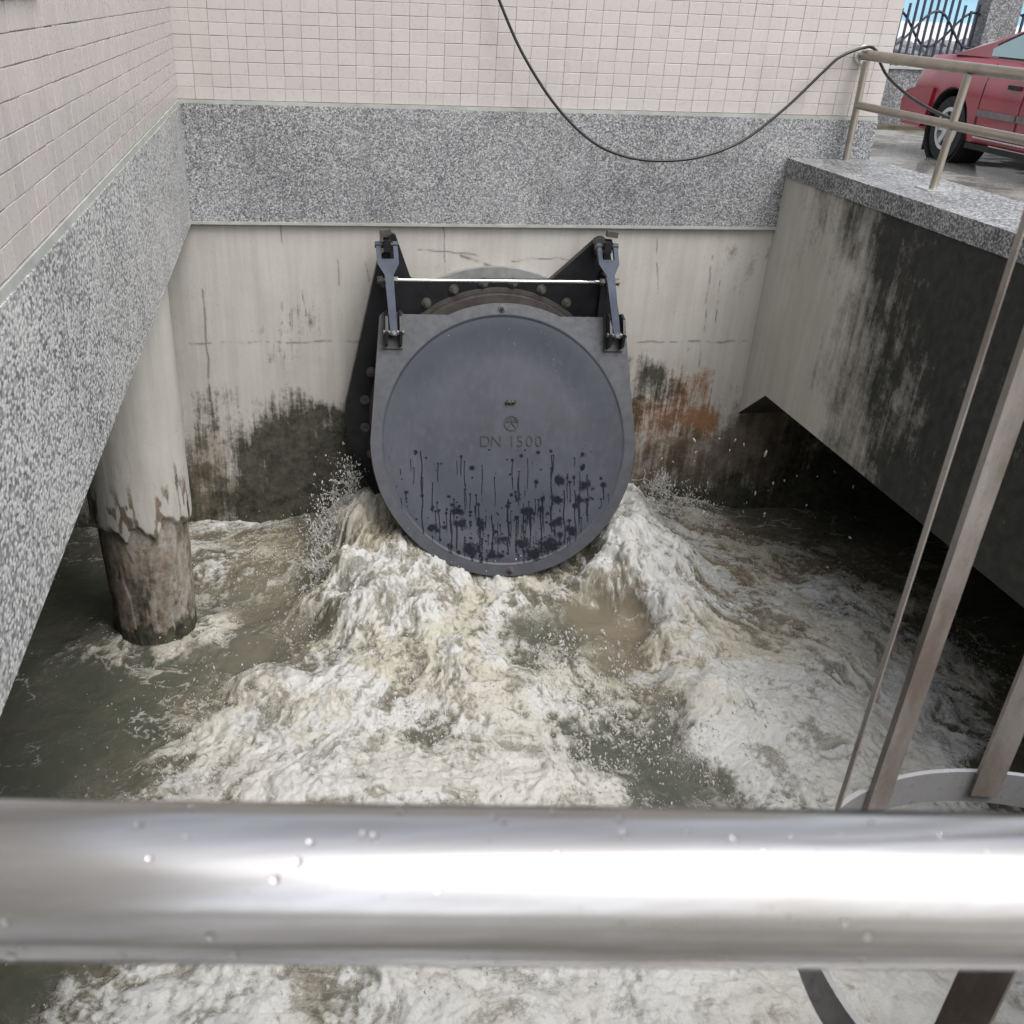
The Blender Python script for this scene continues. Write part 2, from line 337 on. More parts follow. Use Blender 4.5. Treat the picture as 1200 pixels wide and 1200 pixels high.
# ------------------------------------------------------------------ yard, water, dark void
def yard():
    b = MB('wet_yard_concrete'); big = b.noise(0.55, 6, 0.65, b.map(b.co(), (1, 1, 1), (3, 1, 0))); f = b.noise(9, 6, 0.7)
    c = b.mix(b.range(f, 0.35, 0.65), (0.30, 0.295, 0.285), (0.19, 0.185, 0.175))
    mud = b.range(big, 0.50, 0.60); c = b.mix(b.math('MULTIPLY', mud, 0.85), c, b.mix(f, (0.085, 0.072, 0.050), (0.045, 0.040, 0.030)))
    wet = b.range(b.noise(0.9, 5, 0.6, b.map(b.co(), (1, 1, 1), (7, 2, 0))), 0.42, 0.52)
    return b.done(c, b.range(wet, 0, 1, 0.55, 0.06), normal=b.bump(f, 0.15, 0.01))
M['asphalt'] = yard()
XO = 3.60
bm = bmesh.new()
for x0, x1, y0, y1 in ((XO - .02, 160, -60, D + .3), (-80, 160, D + .3, 260), (-80, XO - .02, -60, Y_NEAR - .55), (-80, -4.0, Y_NEAR - .55, D + .3)):
    nx, ny = 4, 4
    vs = [[bm.verts.new((x0 + (x1 - x0) * i / nx, y0 + (y1 - y0) * j / ny, Z_G)) for i in range(nx + 1)] for j in range(ny + 1)]
    for j in range(ny):
        for i in range(nx): bm.faces.new((vs[j][i], vs[j][i + 1], vs[j + 1][i + 1], vs[j + 1][i]))
tag(obj('yard_ground', bm, M['asphalt']), 'wet concrete yard with mud and puddles', kind='structure')
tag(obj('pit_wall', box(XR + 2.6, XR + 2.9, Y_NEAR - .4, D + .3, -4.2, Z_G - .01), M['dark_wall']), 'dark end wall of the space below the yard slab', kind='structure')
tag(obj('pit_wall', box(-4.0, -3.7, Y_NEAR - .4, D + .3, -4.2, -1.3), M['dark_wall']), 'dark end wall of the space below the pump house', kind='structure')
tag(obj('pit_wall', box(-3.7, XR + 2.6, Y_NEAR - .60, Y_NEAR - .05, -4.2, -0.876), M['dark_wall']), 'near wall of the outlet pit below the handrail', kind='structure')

# ------------------------------------------------------------------ tiled walls of the pump house
TP_U, TP_V, TW, TH = 0.1, 0.0618, 0.0979, 0.0598
def tile_mesh():
    bm = bmesh.new(); w, h, t, i = TW / 2, TH / 2, 0.0042, 0.0015
    a = [bm.verts.new(p) for p in ((-w, 0, -h), (w, 0, -h), (w, 0, h), (-w, 0, h))]
    m = [bm.verts.new(p) for p in ((-w, -t + i * .7, -h), (w, -t + i * .7, -h), (w, -t + i * .7, h), (-w, -t + i * .7, h))]
    b = [bm.verts.new(p) for p in ((-w + i, -t, -h + i), (w - i, -t, -h + i), (w - i, -t, h - i), (-w + i, -t, h - i))]
    for p, q in ((a, m), (m, b)):
        for k in range(4): bm.faces.new((p[k], p[(k + 1) % 4], q[(k + 1) % 4], q[k]))
    bm.faces.new(b); bmesh.ops.recalc_face_normals(bm, faces=bm.faces)
    me = bpy.data.meshes.new('tile'); bm.to_mesh(me); bm.free(); me.materials.append(M['tile']); return me
TILE = tile_mesh(); _tv = np.array([v.co for v in TILE.vertices]); _tf = np.array([list(p.vertices) for p in TILE.polygons])
def lay_tiles(wall, cells, place, dist):
    """the 300 nearest tiles are objects; the rest of the field is one joined part"""
    order = sorted(cells, key=dist); rest_v, rest_f = [], []
    for k, (i, j) in enumerate(order):
        pos, rz = place(i, j)
        jit = Matrix.Rotation(rng.normal(0, .004), 4, 'X') @ Matrix.Rotation(rng.normal(0, .004), 4, 'Z') @ Matrix.Rotation(rng.normal(0, .003), 4, 'Y')
        mt = Matrix.Translation(Vector(pos)) @ Matrix.Rotation(rz, 4, 'Z') @ Matrix.Translation((rng.normal(0, .0004), rng.uniform(-.0009, .0006), rng.normal(0, .0004))) @ jit
        if k < 300:
            o = bpy.data.objects.new('tile', TILE); COL.objects.link(o); o.parent = wall; o.matrix_world = mt
        else:
            m4 = np.array(mt); rest_f.append(_tf + len(rest_v) * len(_tv)); rest_v.append(_tv @ m4[:3, :3].T + m4[:3, 3])
    o = mesh_np('tile_field', np.concatenate(rest_v), np.concatenate(rest_f), M['tile'], wall, smooth=False); o['kind'] = 'stuff'
TOP = 2.4
w_back = thing('tiled_wall', 'beige tiled end wall with grey pebble band, facing the viewer above the flap gate', 'wall', 'walls of the pump house')
obj('backing', box(-4.2, XB - .012, D, D + .28, Z_BB + .03, TOP), M['grout'], w_back)
bm = bmesh.new(); add_box(bm, XL + .002, XB, D - .022, D - .001, Z_BB, Z_BT - .012); obj('pebble_band', bm, M['pebble'], w_back, bevel=.006)
obj('mortar_strip', box(XL + .002, XB - .004, D - .018, D - .0005, Z_BT - .0118, Z_BT + .006), M['mortar'], w_back, bevel=.004)
obj('drip_edge', box(XL + .01, XR + .0, D - .030, D - .0005, Z_BB - .016, Z_BB - .0005), M['mortar'], w_back, bevel=.003)
bm = bmesh.new(); add_box(bm, XB - .011, XB + .003, D + .001, 11, Z_BT + .007, TOP); obj('side_face', bm, M['mortar'], w_back)
nU = 42; TP_B = (XB - XL - .002) / nU
cells = [(i, j) for i in range(nU) for j in range(15)]
lay_tiles(w_back, cells, lambda i, j: ((XB - .001 - TP_B * (i + .5), D, Z_BT + .008 + TP_V * (j + .5)), 0.0), lambda c: (c[1], abs(c[0] - 18)))

w_left = thing('tiled_wall', 'beige tiled side wall with overhanging pebble band, running towards the viewer', 'wall', 'walls of the pump house')
LY0 = -1.2
obj('backing', box(-4.2, XL, LY0, D - .003, Z_BB + .03, 1.5), M['grout'], w_left)
obj('pebble_band', box(XL + .0005, XL + .014, LY0, D - .024, Z_BB - .012, Z_BT - .02), M['pebble_lit'], w_left, bevel=.004)
obj('mortar_strip', box(XL + .0006, XL + .010, LY0, D - .025, Z_BT - .0198, Z_BT + .004), M['mortar'], w_left, bevel=.002)
obj('soffit', box(-4.2, XL - .001, LY0, D - .003, Z_BB - .010, Z_BB + .028), M['dark_wall'], w_left)
obj('window_sill', box(XL + .0095, XL + .016, 0.9, 3.04, -.034, .30), M['pebble_lit'], w_left, bevel=.002)
cells = [(i, j) for i in range(int((D - .02 - 1.4) / TP_U)) for j in range(15)]
def keep(i, j):
    y = D - .009 - TP_U * (i + .5); z = Z_BT + .006 + TP_V * (j + .5)
    return not (y < 3.05 and z > -.05)
cells = [c for c in cells if keep(*c)]
lay_tiles(w_left, cells, lambda i, j: ((XL, D - .009 - TP_U * (i + .5), Z_BT + .006 + TP_V * (j + .5)), math.pi / 2), lambda c: (0 if c[1] < 9 else 1, -c[0]))

# ------------------------------------------------------------------ concrete wall of the pit (behind the gate)
def stains(P, ctrl, toP, soft):
    c = np.array([toP(p[0], p[1]) for p in ctrl]); v = np.array([p[2:] for p in ctrl], float)
    return idw(P, c, v, soft)
def concrete_grid(name, mat, parent, P2, to3, nu, nv, ctrl, toP, soft=.07, streak=0.0, cracks=(), disp=None):
    st = stains(P2, ctrl, toP, soft); a, b_ = P2[:, 0], P2[:, 1]
    nz = fbm(a * 9, b_ * 9, 5, 5) - .5; vz = fbm(a * 22, b_ * 1.4, 6, 4) - .5
    st = st + (nz * .55 + vz * streak)[:, None] * sstep(.03, .25, st)
    cr = np.zeros(len(P2))
    for (u0, v0, u1, v1, w) in cracks:
        t = np.clip(((a - u0) * (u1 - u0) + (b_ - v0) * (v1 - v0)) / ((u1 - u0) ** 2 + (v1 - v0) ** 2), 0, 1)
        off = (fbm(a * 8 + 3 * u0, b_ * 8, 8, 4) - .5) * .03
        d = np.hypot(a - (u0 + t * (u1 - u0)) + off * (abs(v1 - v0) > abs(u1 - u0)), b_ - (v0 + t * (v1 - v0)) + off * (abs(v1 - v0) <= abs(u1 - u0)))
        cr = np.maximum(cr, np.clip(1.3 - d / w, 0, 1) * sstep(.30, .62, fbm(a * 14, b_ * 14, 9, 3)))
    return mesh_np(name, to3(P2), grid_faces(nu, nv), mat, parent, True,
                   {'dark': np.clip(st[:, 0], 0, 1.4), 'brown': np.clip(st[:, 1], 0, 1.4), 'rust': np.clip(st[:, 2], 0, 1.4), 'crack': np.clip(cr, 0, 1) * .7})
pit = thing('concrete_wall', 'stained cast concrete wall of the outlet pit, carrying the flap gate', 'wall')
_u = np.concatenate([np.linspace(-3.69, -.9, 20)[:-1], np.arange(-.9, 4.1, .0075), np.linspace(4.1, XR + 2.59, 16)[1:]]); nu, nv = len(_u), 340; U, V = np.meshgrid(_u, np.linspace(Z_BB + .02, -3.9, nv)); P2 = np.c_[U.ravel(), V.ravel()]
DW = D + .004
CB = [(225,300,.05,0,0),(300,300,0,0,0),(400,300,0,0,0),(230,380,.1,0,0),(340,395,.28,0,0),(330,410,.34,0,0),(300,440,0,0,0),(245,480,.36,.2,0),(290,480,.22,0,0),(330,475,.5,0,0),(345,492,.8,0,0),(385,490,.85,0,0),(320,520,1,0,0),(292,540,.75,.1,0),(258,535,.25,.55,0),
 (240,560,.45,.8,0),(360,550,1.1,0,0),(400,560,1.1,.2,0),(280,590,.9,.6,0),(240,600,.6,.9,0),(340,600,1.1,.3,0),(400,520,.85,0,0),(392,460,.05,0,0),(360,440,.05,0,0),(230,430,.15,.1,0),(270,420,0,0,0),(150,500,.8,.4,0),(60,700,1.1,0,0),(300,350,0,0,0),(420,400,0,0,0),
 (740,435,.42,.0,.2),(762,445,.85,0,0),(780,455,.55,0,.5),(800,470,.42,0,.7),(828,490,.1,0,1),(850,468,0,.05,.2),(755,480,.45,.1,.6),(770,500,.1,.5,.7),(805,515,.1,.65,.6),(860,520,.25,.95,.1),(760,540,.3,.75,0),(820,550,.4,.85,0),(882,500,.3,1.1,0),(905,480,.3,1,0),(900,540,.5,1,0),(950,520,.7,.8,0),
 (780,585,.8,.5,0),(850,592,1.1,.3,0),(950,580,1.1,0,0),(780,405,0,0,0),(850,400,0,0,0),(800,300,0,0,0),(870,440,.12,.1,0),(740,350,0,0,0),(1000,560,1.1,.2,0),(870,478,.2,.6,0),(770,530,.2,.55,.5),(830,530,.25,.75,.3),(790,430,.2,0,.25),(815,450,.15,0,.45),(880,280,.18,.1,0),(865,300,.1,.3,0),(740,400,.05,0,0),(700,300,0,0,0),(600,300,0,0,0),(500,290,0,0,0),(820,430,0,0,.1),(720,540,.5,.6,0),(1080,620,1.2,0,0),(600,620,1,0,0)]
toB = lambda x, y: (on_y(x, y, D).x, on_y(x, y, D).z)
def CK(x0, y0, x1, y1, w=.0045): a = toB(x0, y0); b_ = toB(x1, y1); return (*a, *b_, w)
cr = [CK(329,262,330,285), CK(330,355,331,380), CK(396,262,398,335), CK(354,340,358,370), CK(430,300,431,330,.006), CK(490,292,560,300,.006), CK(540,300,585,315,.01), CK(238,340,246,470,.007), CK(218,402,440,400,.007), CK(745,402,875,400,.006), CK(770,280,771,350,.005), CK(845,330,838,380,.006), CK(600,305,690,303,.005),CK(835,300,820,430,.006),CK(520,262,521,320,.005)]
concrete_grid('concrete_face', M['concrete'], pit, P2, lambda p: np.c_[p[:, 0], np.full(len(p), DW), p[:, 1]], nu, nv, CB, toB, .075, .35, cr)
obj('backing', box(-3.7, XR + 2.6, DW + .012, D + .6, -4.2, Z_BB - .02), M['dark_wall'], pit)

# ------------------------------------------------------------------ right parapet: face, haunch, coping
par = thing('parapet_wall', 'low concrete parapet with pebble coping, light at the far end and black with algae nearer', 'wall')
nu, nv = 420, 130
ly = np.linspace(D + .003, Y_NEAR, nu); t = np.linspace(0, 1, nv)
zb = np.interp(-ly, [-D, -6.15, -3.9, 0], [-2.40, -2.155, -2.14, -2.12]); zt = Z_C - .104
U = np.repeat(ly[None], nv, 0); V = zt + (zb - zt)[None] * t[:, None]; P2 = np.c_[U.ravel(), V.ravel()]
CR = [(930,235,0,0,0),(925,260,0,0,0),(960,300,.1,0,0),(985,330,.15,0,0),(940,400,0,0,0),(980,420,.2,.1,0),(915,450,0,.1,0),(955,490,.1,0,0),(945,222,.35,.2,0),(962,235,.6,0,0),(1000,262,.8,0,0),(1040,300,1.1,0,0),(1003,345,.42,.3,0),(1010,400,.5,.3,0),(1022,375,1,0,0),(1000,450,.75,0,0),(990,485,.62,0,0),(985,520,.55,.2,0),(1035,450,1.1,0,0),(1100,500,1.2,0,0),(1060,560,1.2,0,0),(1100,350,1.2,0,0),
 (1180,330,1.2,0,0),(1150,600,1.2,0,0),(1200,500,1.2,0,0),(1190,680,1.2,0,0),(1007,437,.55,.0,0),(1052,487,.75,.1,0),(1066,500,.8,.1,0),(1000,485,.55,.1,0),(1400,600,1.2,0,0),(1600,700,1.2,0,0),(1005,300,.55,.3,0),(970,270,.3,.3,0),(945,330,.05,0,0),(965,360,.12,0,0),(955,260,.3,.2,0),(935,300,.15,.2,0)]
toR = lambda x, y: (on_x(x, y, XR).y, on_x(x, y, XR).z)
concrete_grid('concrete_face', M['beam'], par, P2, lambda p: np.c_[np.full(len(p), XR), p[:, 0], p[:, 1]], nu, nv, CR, toR, .13, .35)
bm = bmesh.new(); prof = [(D + .003, zt), (D + .003, -2.405), (6.15, -2.16), (3.9, -2.145), (Y_NEAR, -2.125), (Y_NEAR, zt)]
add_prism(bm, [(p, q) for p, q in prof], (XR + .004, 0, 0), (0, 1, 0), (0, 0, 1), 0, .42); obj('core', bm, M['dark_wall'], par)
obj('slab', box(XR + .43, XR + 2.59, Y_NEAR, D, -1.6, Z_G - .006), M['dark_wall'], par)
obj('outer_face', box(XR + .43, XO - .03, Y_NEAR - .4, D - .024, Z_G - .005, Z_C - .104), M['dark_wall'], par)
bm = bmesh.new()
# coping follows the corner of the pump house
add_prism(bm, [(XR - .012, Y_NEAR + .0), (XO, Y_NEAR + .0), (XO, D - .024), (XR - .012, D - .024)], (0, 0, 0), (1, 0, 0), (0, 1, 0), Z_C - .102, Z_C)
obj('coping', bm, M['pebble_dark'], par, bevel=.012)
near = thing('parapet_wall', 'near pebble coping under the big handrail in front of the viewer', 'wall')
obj('coping', box(XL + .06, XO, Y_NEAR - .45, Y_NEAR - .003, Z_C - .10, Z_C), M['pebble_dark'], near, bevel=.012)

# ------------------------------------------------------------------ round column under the left wall
colm = thing('concrete_column', 'round concrete column standing in the water under the left wall', 'column')
CXc, CYc, RU, RL = -0.885, 5.22, 0.268, 0.212
nth, nz = 220, 260
TH_ = np.linspace(-math.pi, math.pi, nth); ZZ = np.linspace(Z_BB - .011, -3.9, nz)
T, Z = np.meshgrid(TH_, ZZ)
# a ragged coat ends at about z=-2.2: thicker above, thinner below
lim = -2.44 + .09 * (fbm(T * 3.1, Z * 0 + 2.2, 12, 4) - .5) * 2 + .03 * (fbm(T * 14, Z * 3, 13, 3) - .5)
coat = sstep(-.012, .012, Z - lim)
lo = fbm(T * 4, Z * 4, 14, 5); clay = sstep(.47, .5, lo + .30 * sstep(-2.75, -2.45, Z) - .05) * (1 - coat)
Rr = RL + (RU - RL) * (.42 + .58 * coat) + .005 * clay - .008 * sstep(-2.5, -3.1, Z) + .004 * (fbm(T * 8, Z * 8, 15, 4) - .5)
Pc = np.c_[(CXc + Rr * np.sin(T)).ravel(), (CYc - Rr * np.cos(T)).ravel(), Z.ravel()]
zf = Z.ravel(); n1 = (fbm(T * 6, Z * 6, 16, 5)).ravel(); n2 = fbm(T * 14, Z * 1.6, 17, 4).ravel(); cl = clay.ravel(); ct = coat.ravel()
dark = (1 - ct) * (1 - cl) * sstep(-2.62, -2.8, zf) * (.15 + .7 * n1) + 1.0 * sstep(-2.98, -3.12, zf + .06 * n1) + .25 * (n1 > .66) * ct * sstep(-1.9, -2.3, zf)
dark += ct * .5 * sstep(.55, 1.0, T.ravel()) * sstep(-1.9, -2.3, zf) * sstep(.4, .6, n2)
brown = (1 - ct) * (.34 + .45 * n1) + ct * sstep(-2.05, -2.35, zf) * sstep(.50, .68, n1) * .9
mesh_np('shaft', Pc, grid_faces(nth, nz), M['column'], colm, True, {'dark': np.clip(dark, 0, 1.2), 'brown': np.clip(brown, 0, 1.1), 'rust': np.zeros(len(Pc)) + .28 * cl, 'crack': np.zeros(len(Pc))})

# ------------------------------------------------------------------ flap gate
gate = thing('flap_gate', 'dark grey cast flap gate with eared frame, half open above bursting water', 'flap gate')
TILT, RF = R_(26), 0.832
FC = Vector((1.243, 5.82, -2.312)); roll = R_(1.0)
u0 = Vector((1, 0, 0)); v0 = Vector((0, math.sin(TILT), math.cos(TILT)))
FU = u0 * math.cos(roll) - v0 * math.sin(roll); FV = u0 * math.sin(roll) * -1 + v0 * math.cos(roll)
FU = (u0 * math.cos(roll) - v0 * math.sin(roll)).normalized(); FN = FU.cross(v0 * math.cos(roll) + u0 * math.sin(roll)).normalized(); FV = FN.cross(FU)
# FN points away from the viewer or towards him: make it face outwards (towards -Y, up)
if FN.y > 0: FN = -FN
def fl(a, b_, n=0.0): return FC + FU * a + FV * b_ + FN * n
GX, GZ = 1.243, -2.31
# frame plate: outline on the wall plane with two ears, bored by the pipe
YP = 6.40
def plate_outline():
    P = []
    apL, apR = Vector((.535, -1.205)), Vector((1.905, -1.218))
    def arc(c, r, a0, a1, n): return [(c[0] + r * math.cos(R_(a0 + (a1 - a0) * k / n)), c[1] + r * math.sin(R_(a0 + (a1 - a0) * k / n))) for k in range(n + 1)]
    P += arc((.575, -1.250), .05, 172, 48, 8)                    # left ear tip
    P += [(.70, -1.455), (.715, -1.466), (.74, -1.470), (1.55, -1.470), (1.572, -1.466), (1.588, -1.455)]   # saddle between the ears
    P += arc((1.875, -1.262), .05, 132, 8, 8)                   # right ear tip
    P += arc((GX, GZ), .955, 4, -184, 60)                         # round bottom
    return P
bm = bmesh.new(); outl = plate_outline(); inner = [(GX + .66 * math.cos(2 * math.pi * k / 64), GZ + .66 * math.sin(2 * math.pi * k / 64)) for k in range(64)]
add_prism(bm, outl, (0, YP, 0), (1, 0, 0), (0, 0, 1), 0, .055); obj('frame_plate', bm, M['iron'], gate, bevel=.010)
bm = bmesh.new(); add_ring(bm, (GX, YP + .058, GZ), (1, 0, 0), (0, 0, 1), .30, .895, -.044, -.002, 96); obj('wall_ring', bm, M['grout_ring'], gate, bevel=.008)
# note: (1,0,0)x(0,0,1) = -Y, so positive heights come towards the viewer
bm = bmesh.new(); add_ring(bm, (GX, YP, GZ), (1, 0, 0), (0, 0, 1), .70, .772, .052, .135, 96); obj('seat_ring', bm, M['iron_edge'], gate, smooth=True, bevel=.012)
bm = bmesh.new(); add_ring(bm, (GX, YP, GZ), (1, 0, 0), (0, 0, 1), .775, .80, .0555, .075, 96); obj('seal_lip', bm, M['iron_edge'], gate, smooth=True, bevel=.006)
def bolt_bm(p, n, r, h):
    bm = bmesh.new(); n = n.normalized(); u, w = frame_of(n)
    add_prism(bm, [(r * 1.45 * math.cos(2 * math.pi * k / 16), r * 1.45 * math.sin(2 * math.pi * k / 16)) for k in range(16)], p, u, u.cross(n) * -1, 0, h * .22)
    add_prism(bm, [(r * math.cos(math.pi * k / 3 + .3), r * math.sin(math.pi * k / 3 + .3)) for k in range(6)], p, u, u.cross(n) * -1, h * .22, h * .75)
    add_prism(bm, [(r * .55 * math.cos(2 * math.pi * k / 10), r * .55 * math.sin(2 * math.pi * k / 10)) for k in range(10)], p, u, u.cross(n) * -1, h * .75, h * 1.25)
    return bm
for k in range(28):
    a = R_(90 + 6.4 + k * 360 / 28); x, z = GX + .835 * math.cos(a), GZ + .835 * math.sin(a)
    if abs(z - GZ) < 3: obj('bolt', bolt_bm(Vector((x, YP - .055, z)), Vector((0, -1, 0)), .021, .034), M['bolt'], gate, bevel=0)
for x, z in ((.53, -1.49), (1.96, -1.49)): obj('bolt', bolt_bm(Vector((x, YP - .055, z)), Vector((0, -1, 0)), .015, .05), M['iron_edge'], gate)
for sx in (1, -1):    # raised pads on the outer edge of each ear
    bm = bmesh.new(); xb = GX + sx * .69
    add_prism(bm, [(-.012, -.52), (.012, -.52), (.012, .10), (-.012, .10)], (xb + sx * (-.03), YP - .054, -1.36), (1, 0, 0), (0, 0, 1), 0, .035); obj('ear_rib', bm, M['iron'], gate, bevel=.005)
# flap: thick rim plate with dished centre
def flap_outline(n=150):
    sh = .762; out = []
    a0 = math.atan2(.755, .345)
    for k in range(31): a = a0 + (math.pi - 2 * a0) * k / 30; out.append((RF * math.cos(a), RF * math.sin(a)))
    out += [(-sh + .01, .757), (-sh, .745)]
    for k in range(81): a = math.pi + math.pi * k / 80; out.append((RF * math.cos(a), RF * math.sin(a)))
    out += [(sh, .745), (sh - .01, .757)]
    return out
FO0 = flap_outline(); FO = []
for p, q in zip(FO0, FO0[1:] + FO0[:1]):
    m_ = max(1, int(math.hypot(q[0] - p[0], q[1] - p[1]) / .045)); FO += [(p[0] + (q[0] - p[0]) * k / m_, p[1] + (q[1] - p[1]) * k / m_) for k in range(m_)]
bm = bmesh.new()
o2 = [(a, b_) for a, b_ in FO]
RI = .764
NR = len(o2)
front = [bm.verts.new(fl(a, b_, 0)) for a, b_ in o2]; back = [bm.verts.new(fl(a, b_, -.05)) for a, b_ in o2]
ang = [math.atan2(b_, a) for a, b_ in o2]
inn = [bm.verts.new(fl(RI * math.cos(t_), RI * math.sin(t_), 0)) for t_ in ang]; inb = [bm.verts.new(fl(RI * math.cos(t_), RI * math.sin(t_), -.05)) for t_ in ang]
for i in range(NR):
    j = (i + 1) % NR
    for q in ((front[i], front[j], inn[j], inn[i]), (back[j], back[i], inb[i], inb[j]), (back[i], back[j], front[j], front[i])):
        bm.faces.new(q)
flap = obj('flap', bm, M['flap_rim'], gate, bevel=.008)
# dished disc, fine grid in polar coordinates with wet marks
nr, na = 210, 640
rr = np.linspace(0.0005, RI + .003, nr); aa = np.linspace(0, 2 * math.pi, na)
A, Rg = np.meshgrid(aa, rr); uu, vv = Rg * np.cos(A), Rg * np.sin(A)
dish = -.005 * (1 - sstep(.748, .762, Rg)) - .020 * (1 - sstep(.50, .764, Rg)) + .002 * (1 - sstep(0, .62, Rg)) + .0012 * (fbm(uu * 6, vv * 6, 33, 4) - .5)
# eye lug in the middle
uf, vf = uu.ravel(), vv.ravel()
wet = np.zeros(uf.size); damp_shade = sstep(-.02, -.62, vf + .22 * (fbm(uf * 5, vf * 2.2, 41, 4) - .5) * 2) * .9
crescent_shade = sstep(.56, .70, np.hypot(uf, vf)) * sstep(.05, .45, vf) * .75; damp_shade = np.maximum(damp_shade, crescent_shade * sstep(-.2, .25, -uf * .5 + vf * .4))  # upper crescent: shade of the dish slope painted in with the damp
drng = np.random.default_rng(21)
for k in range(300):
    b0 = -.02 - .70 * drng.random() ** .62; lim_ = math.sqrt(max(.01, .74 ** 2 - b0 * b0)); a0_ = (drng.random() * 2 - 1) * lim_
    big = drng.random(); r0 = .0035 + .008 * big ** 2 + (.016 * drng.random() if (drng.random() < .16 and b0 < -.15) else 0)
    d2 = ((uf - a0_) * (1 + .3 * drng.normal() * .5)) ** 2 + (vf - b0) ** 2
    wet = np.maximum(wet, np.clip(1.15 - np.sqrt(d2) / r0 * .65, 0, 1))
    if drng.random() < .5:
        L = drng.uniform(.03, .26) * (1 if b0 > -.5 else .5); wd = .0022 + .12 * r0
        px_ = a0_ + .0025 * np.sin((vf - b0) * 30 + k)
        wet = np.maximum(wet, np.clip(1.1 - np.abs(uf - px_) / wd * .55, 0, 1) * (vf < b0) * sstep(b0 - L, b0 - L * .6, vf) * .95)
for (a0_, b0, r0) in ((-.30, -.42, .05), (.10, -.36, .03), (.13, -.42, .05), (.36, -.24, .05), (.52, -.27, .055), (.33, -.35, .05), (.48, -.36, .045), (.34, -.50, .05), (.28, -.64, .07), (-.28, -.50, .05), (-.02, -.60, .05), (-.22, -.66, .06), (.12, -.63, .06), (.50, -.08, .03), (-.16, -.50, .035), (-.45, -.40, .02), (-.55, -.06, .022), (.5,-.16,.02), (.18,-.70,.06), (-.08,-.70,.05), (.42,-.55,.05),(-.45,-.52,.04)):
    d = np.hypot((uf - a0_) * .9, (vf - b0) * 1.2) + .03 * (fbm(uf * 30, vf * 30, int(abs(a0_) * 999) + 3, 3) - .5) * 2; wet = np.maximum(wet, np.clip(1.2 - d / r0, 0, 1))
for (a0_, b1, b2) in ((-.52, -.05, -.28), (-.52, -.2, -.62), (-.34, -.42, -.72), (.30, -.08, -.52), (.45, -.3, -.62), (.53, -.2, -.5), (-.16, -.5, -.7), (.02, -.35, -.7), (.38, -.3, -.64), (.16, -.4, -.66), (-.08, -.45, -.7), (.23, -.45, -.7)):
    wet = np.maximum(wet, np.clip(1.1 - np.abs(uf - a0_ - .004 * np.sin(vf * 31)) / .0042 * .6, 0, 1) * (vf < b1) * (vf > b2))
speck = np.zeros(uf.size)
for k in range(120):
    cx_, cy_ = [(.30, .52), (.28, .48), (.02, .70), (-.24, .62), (-.50, .30), (.60, .25), (.0, .66), (.5, .4)][k % 8]
    a0_, b0 = cx_ + drng.normal(0, .07), cy_ + drng.normal(0, .09); d = np.hypot((uf - a0_) * 1.8, (vf - b0) * .75); speck = np.maximum(speck, np.clip(1.2 - d / drng.uniform(.002, .0055), 0, 1))
W3 = np.array(FC)[None] + uf[:, None] * np.array(FU) + vf[:, None] * np.array(FV) + dish.ravel()[:, None] * np.array(FN)
mesh_np('dished_face', W3, grid_faces(na, nr), M['flap'], flap, True, {'wet': wet, 'damp_shade': np.clip(damp_shade + .35 * np.clip(fbm(uf * 9, vf * 9, 47, 5) * 2 - .9, 0, 1) * sstep(.2, -.5, vf), 0, 1), 'speck': speck})
DZ = -.0225
bm = bmesh.new(); add_prism(bm, FO, FC - FN * .058, FU, FV if FU.cross(FV).dot(FN) > 0 else FV, 0, .006 if FU.cross(FV).dot(FN) > 0 else -.006); obj('back_sheet', bm, M['iron'], flap)
# cast lettering and emblem
def text_part(s, size, a, b_, h, name, ext=.0035):
    cu = bpy.data.curves.new(name, 'FONT'); cu.body = s; cu.size = size; cu.extrude = ext; cu.align_x = 'CENTER'; cu.align_y = 'CENTER'; cu.offset = -.0012; cu.space_character = 1.18
    to = bpy.data.objects.new(name, cu); COL.objects.link(to); dg = bpy.context.evaluated_depsgraph_get(); me = bpy.data.meshes.new_from_object(to.evaluated_get(dg)); bpy.data.objects.remove(to)
    mt = Matrix((FU, FV, FN)).transposed().to_4x4(); mt.translation = fl(a, b_, h); me.transform(mt); me.materials.clear()
    o = link(name, me, M['iron_edge'], flap); return o
M['letter'] = m_simple('raised_casting', (0.010, 0.0105, 0.013), 0.5, 0, .15, 20)
for ch, a in zip('DN1500', (-.122, -.052, .047, .098, .158, .216)):
    o = text_part(ch, .098, a, .001, DZ + .001, 'letter'); o.data.materials.clear(); o.data.materials.append(M['letter'])
bm = bmesh.new(); ec = fl(.045, .114, DZ); add_ring(bm, ec, FU, FV, .041, .047, -.001, .005, 36)
def stroke(bm, p, q, w=.006):
    (a, b_), (c, d) = p, q; dx, dy = c - a, d - b_; L = math.hypot(dx, dy); nx, ny = -dy / L * w / 2, dx / L * w / 2
    add_prism(bm, [(a + nx, b_ + ny), (a - nx, b_ - ny), (c - nx, d - ny), (c + nx, d + ny)], ec, FU, FV, -.001, .0045)
for p, q in (((0, .042), (0, .006)), ((-.036, .006), (.0, .010)), ((0, .010), (.036, .006)), ((0, .004), (-.026, -.030)), ((.0, .004), (.028, -.030)), ((.012, .028), (.036, .010)), ((-.012, .028), (-.030, .014))): stroke(bm, p, q)
obj('emblem', bm, M['letter'], flap)
bm = bmesh.new()
for k in range(3):
    a = .039 + (-.022, .0, .022)[k]; add_tube(bm, [fl(a, .235, DZ - .01), fl(a, .242, DZ + .018), fl(a + .004, .252, DZ + .026)], [.010, .011, .006], 8)
add_tube(bm, [fl(.012, .244, DZ + .016), fl(.066, .246, DZ + .018)], .008, 8); obj('lifting_eye', bm, M['bolt'], flap, smooth=True)
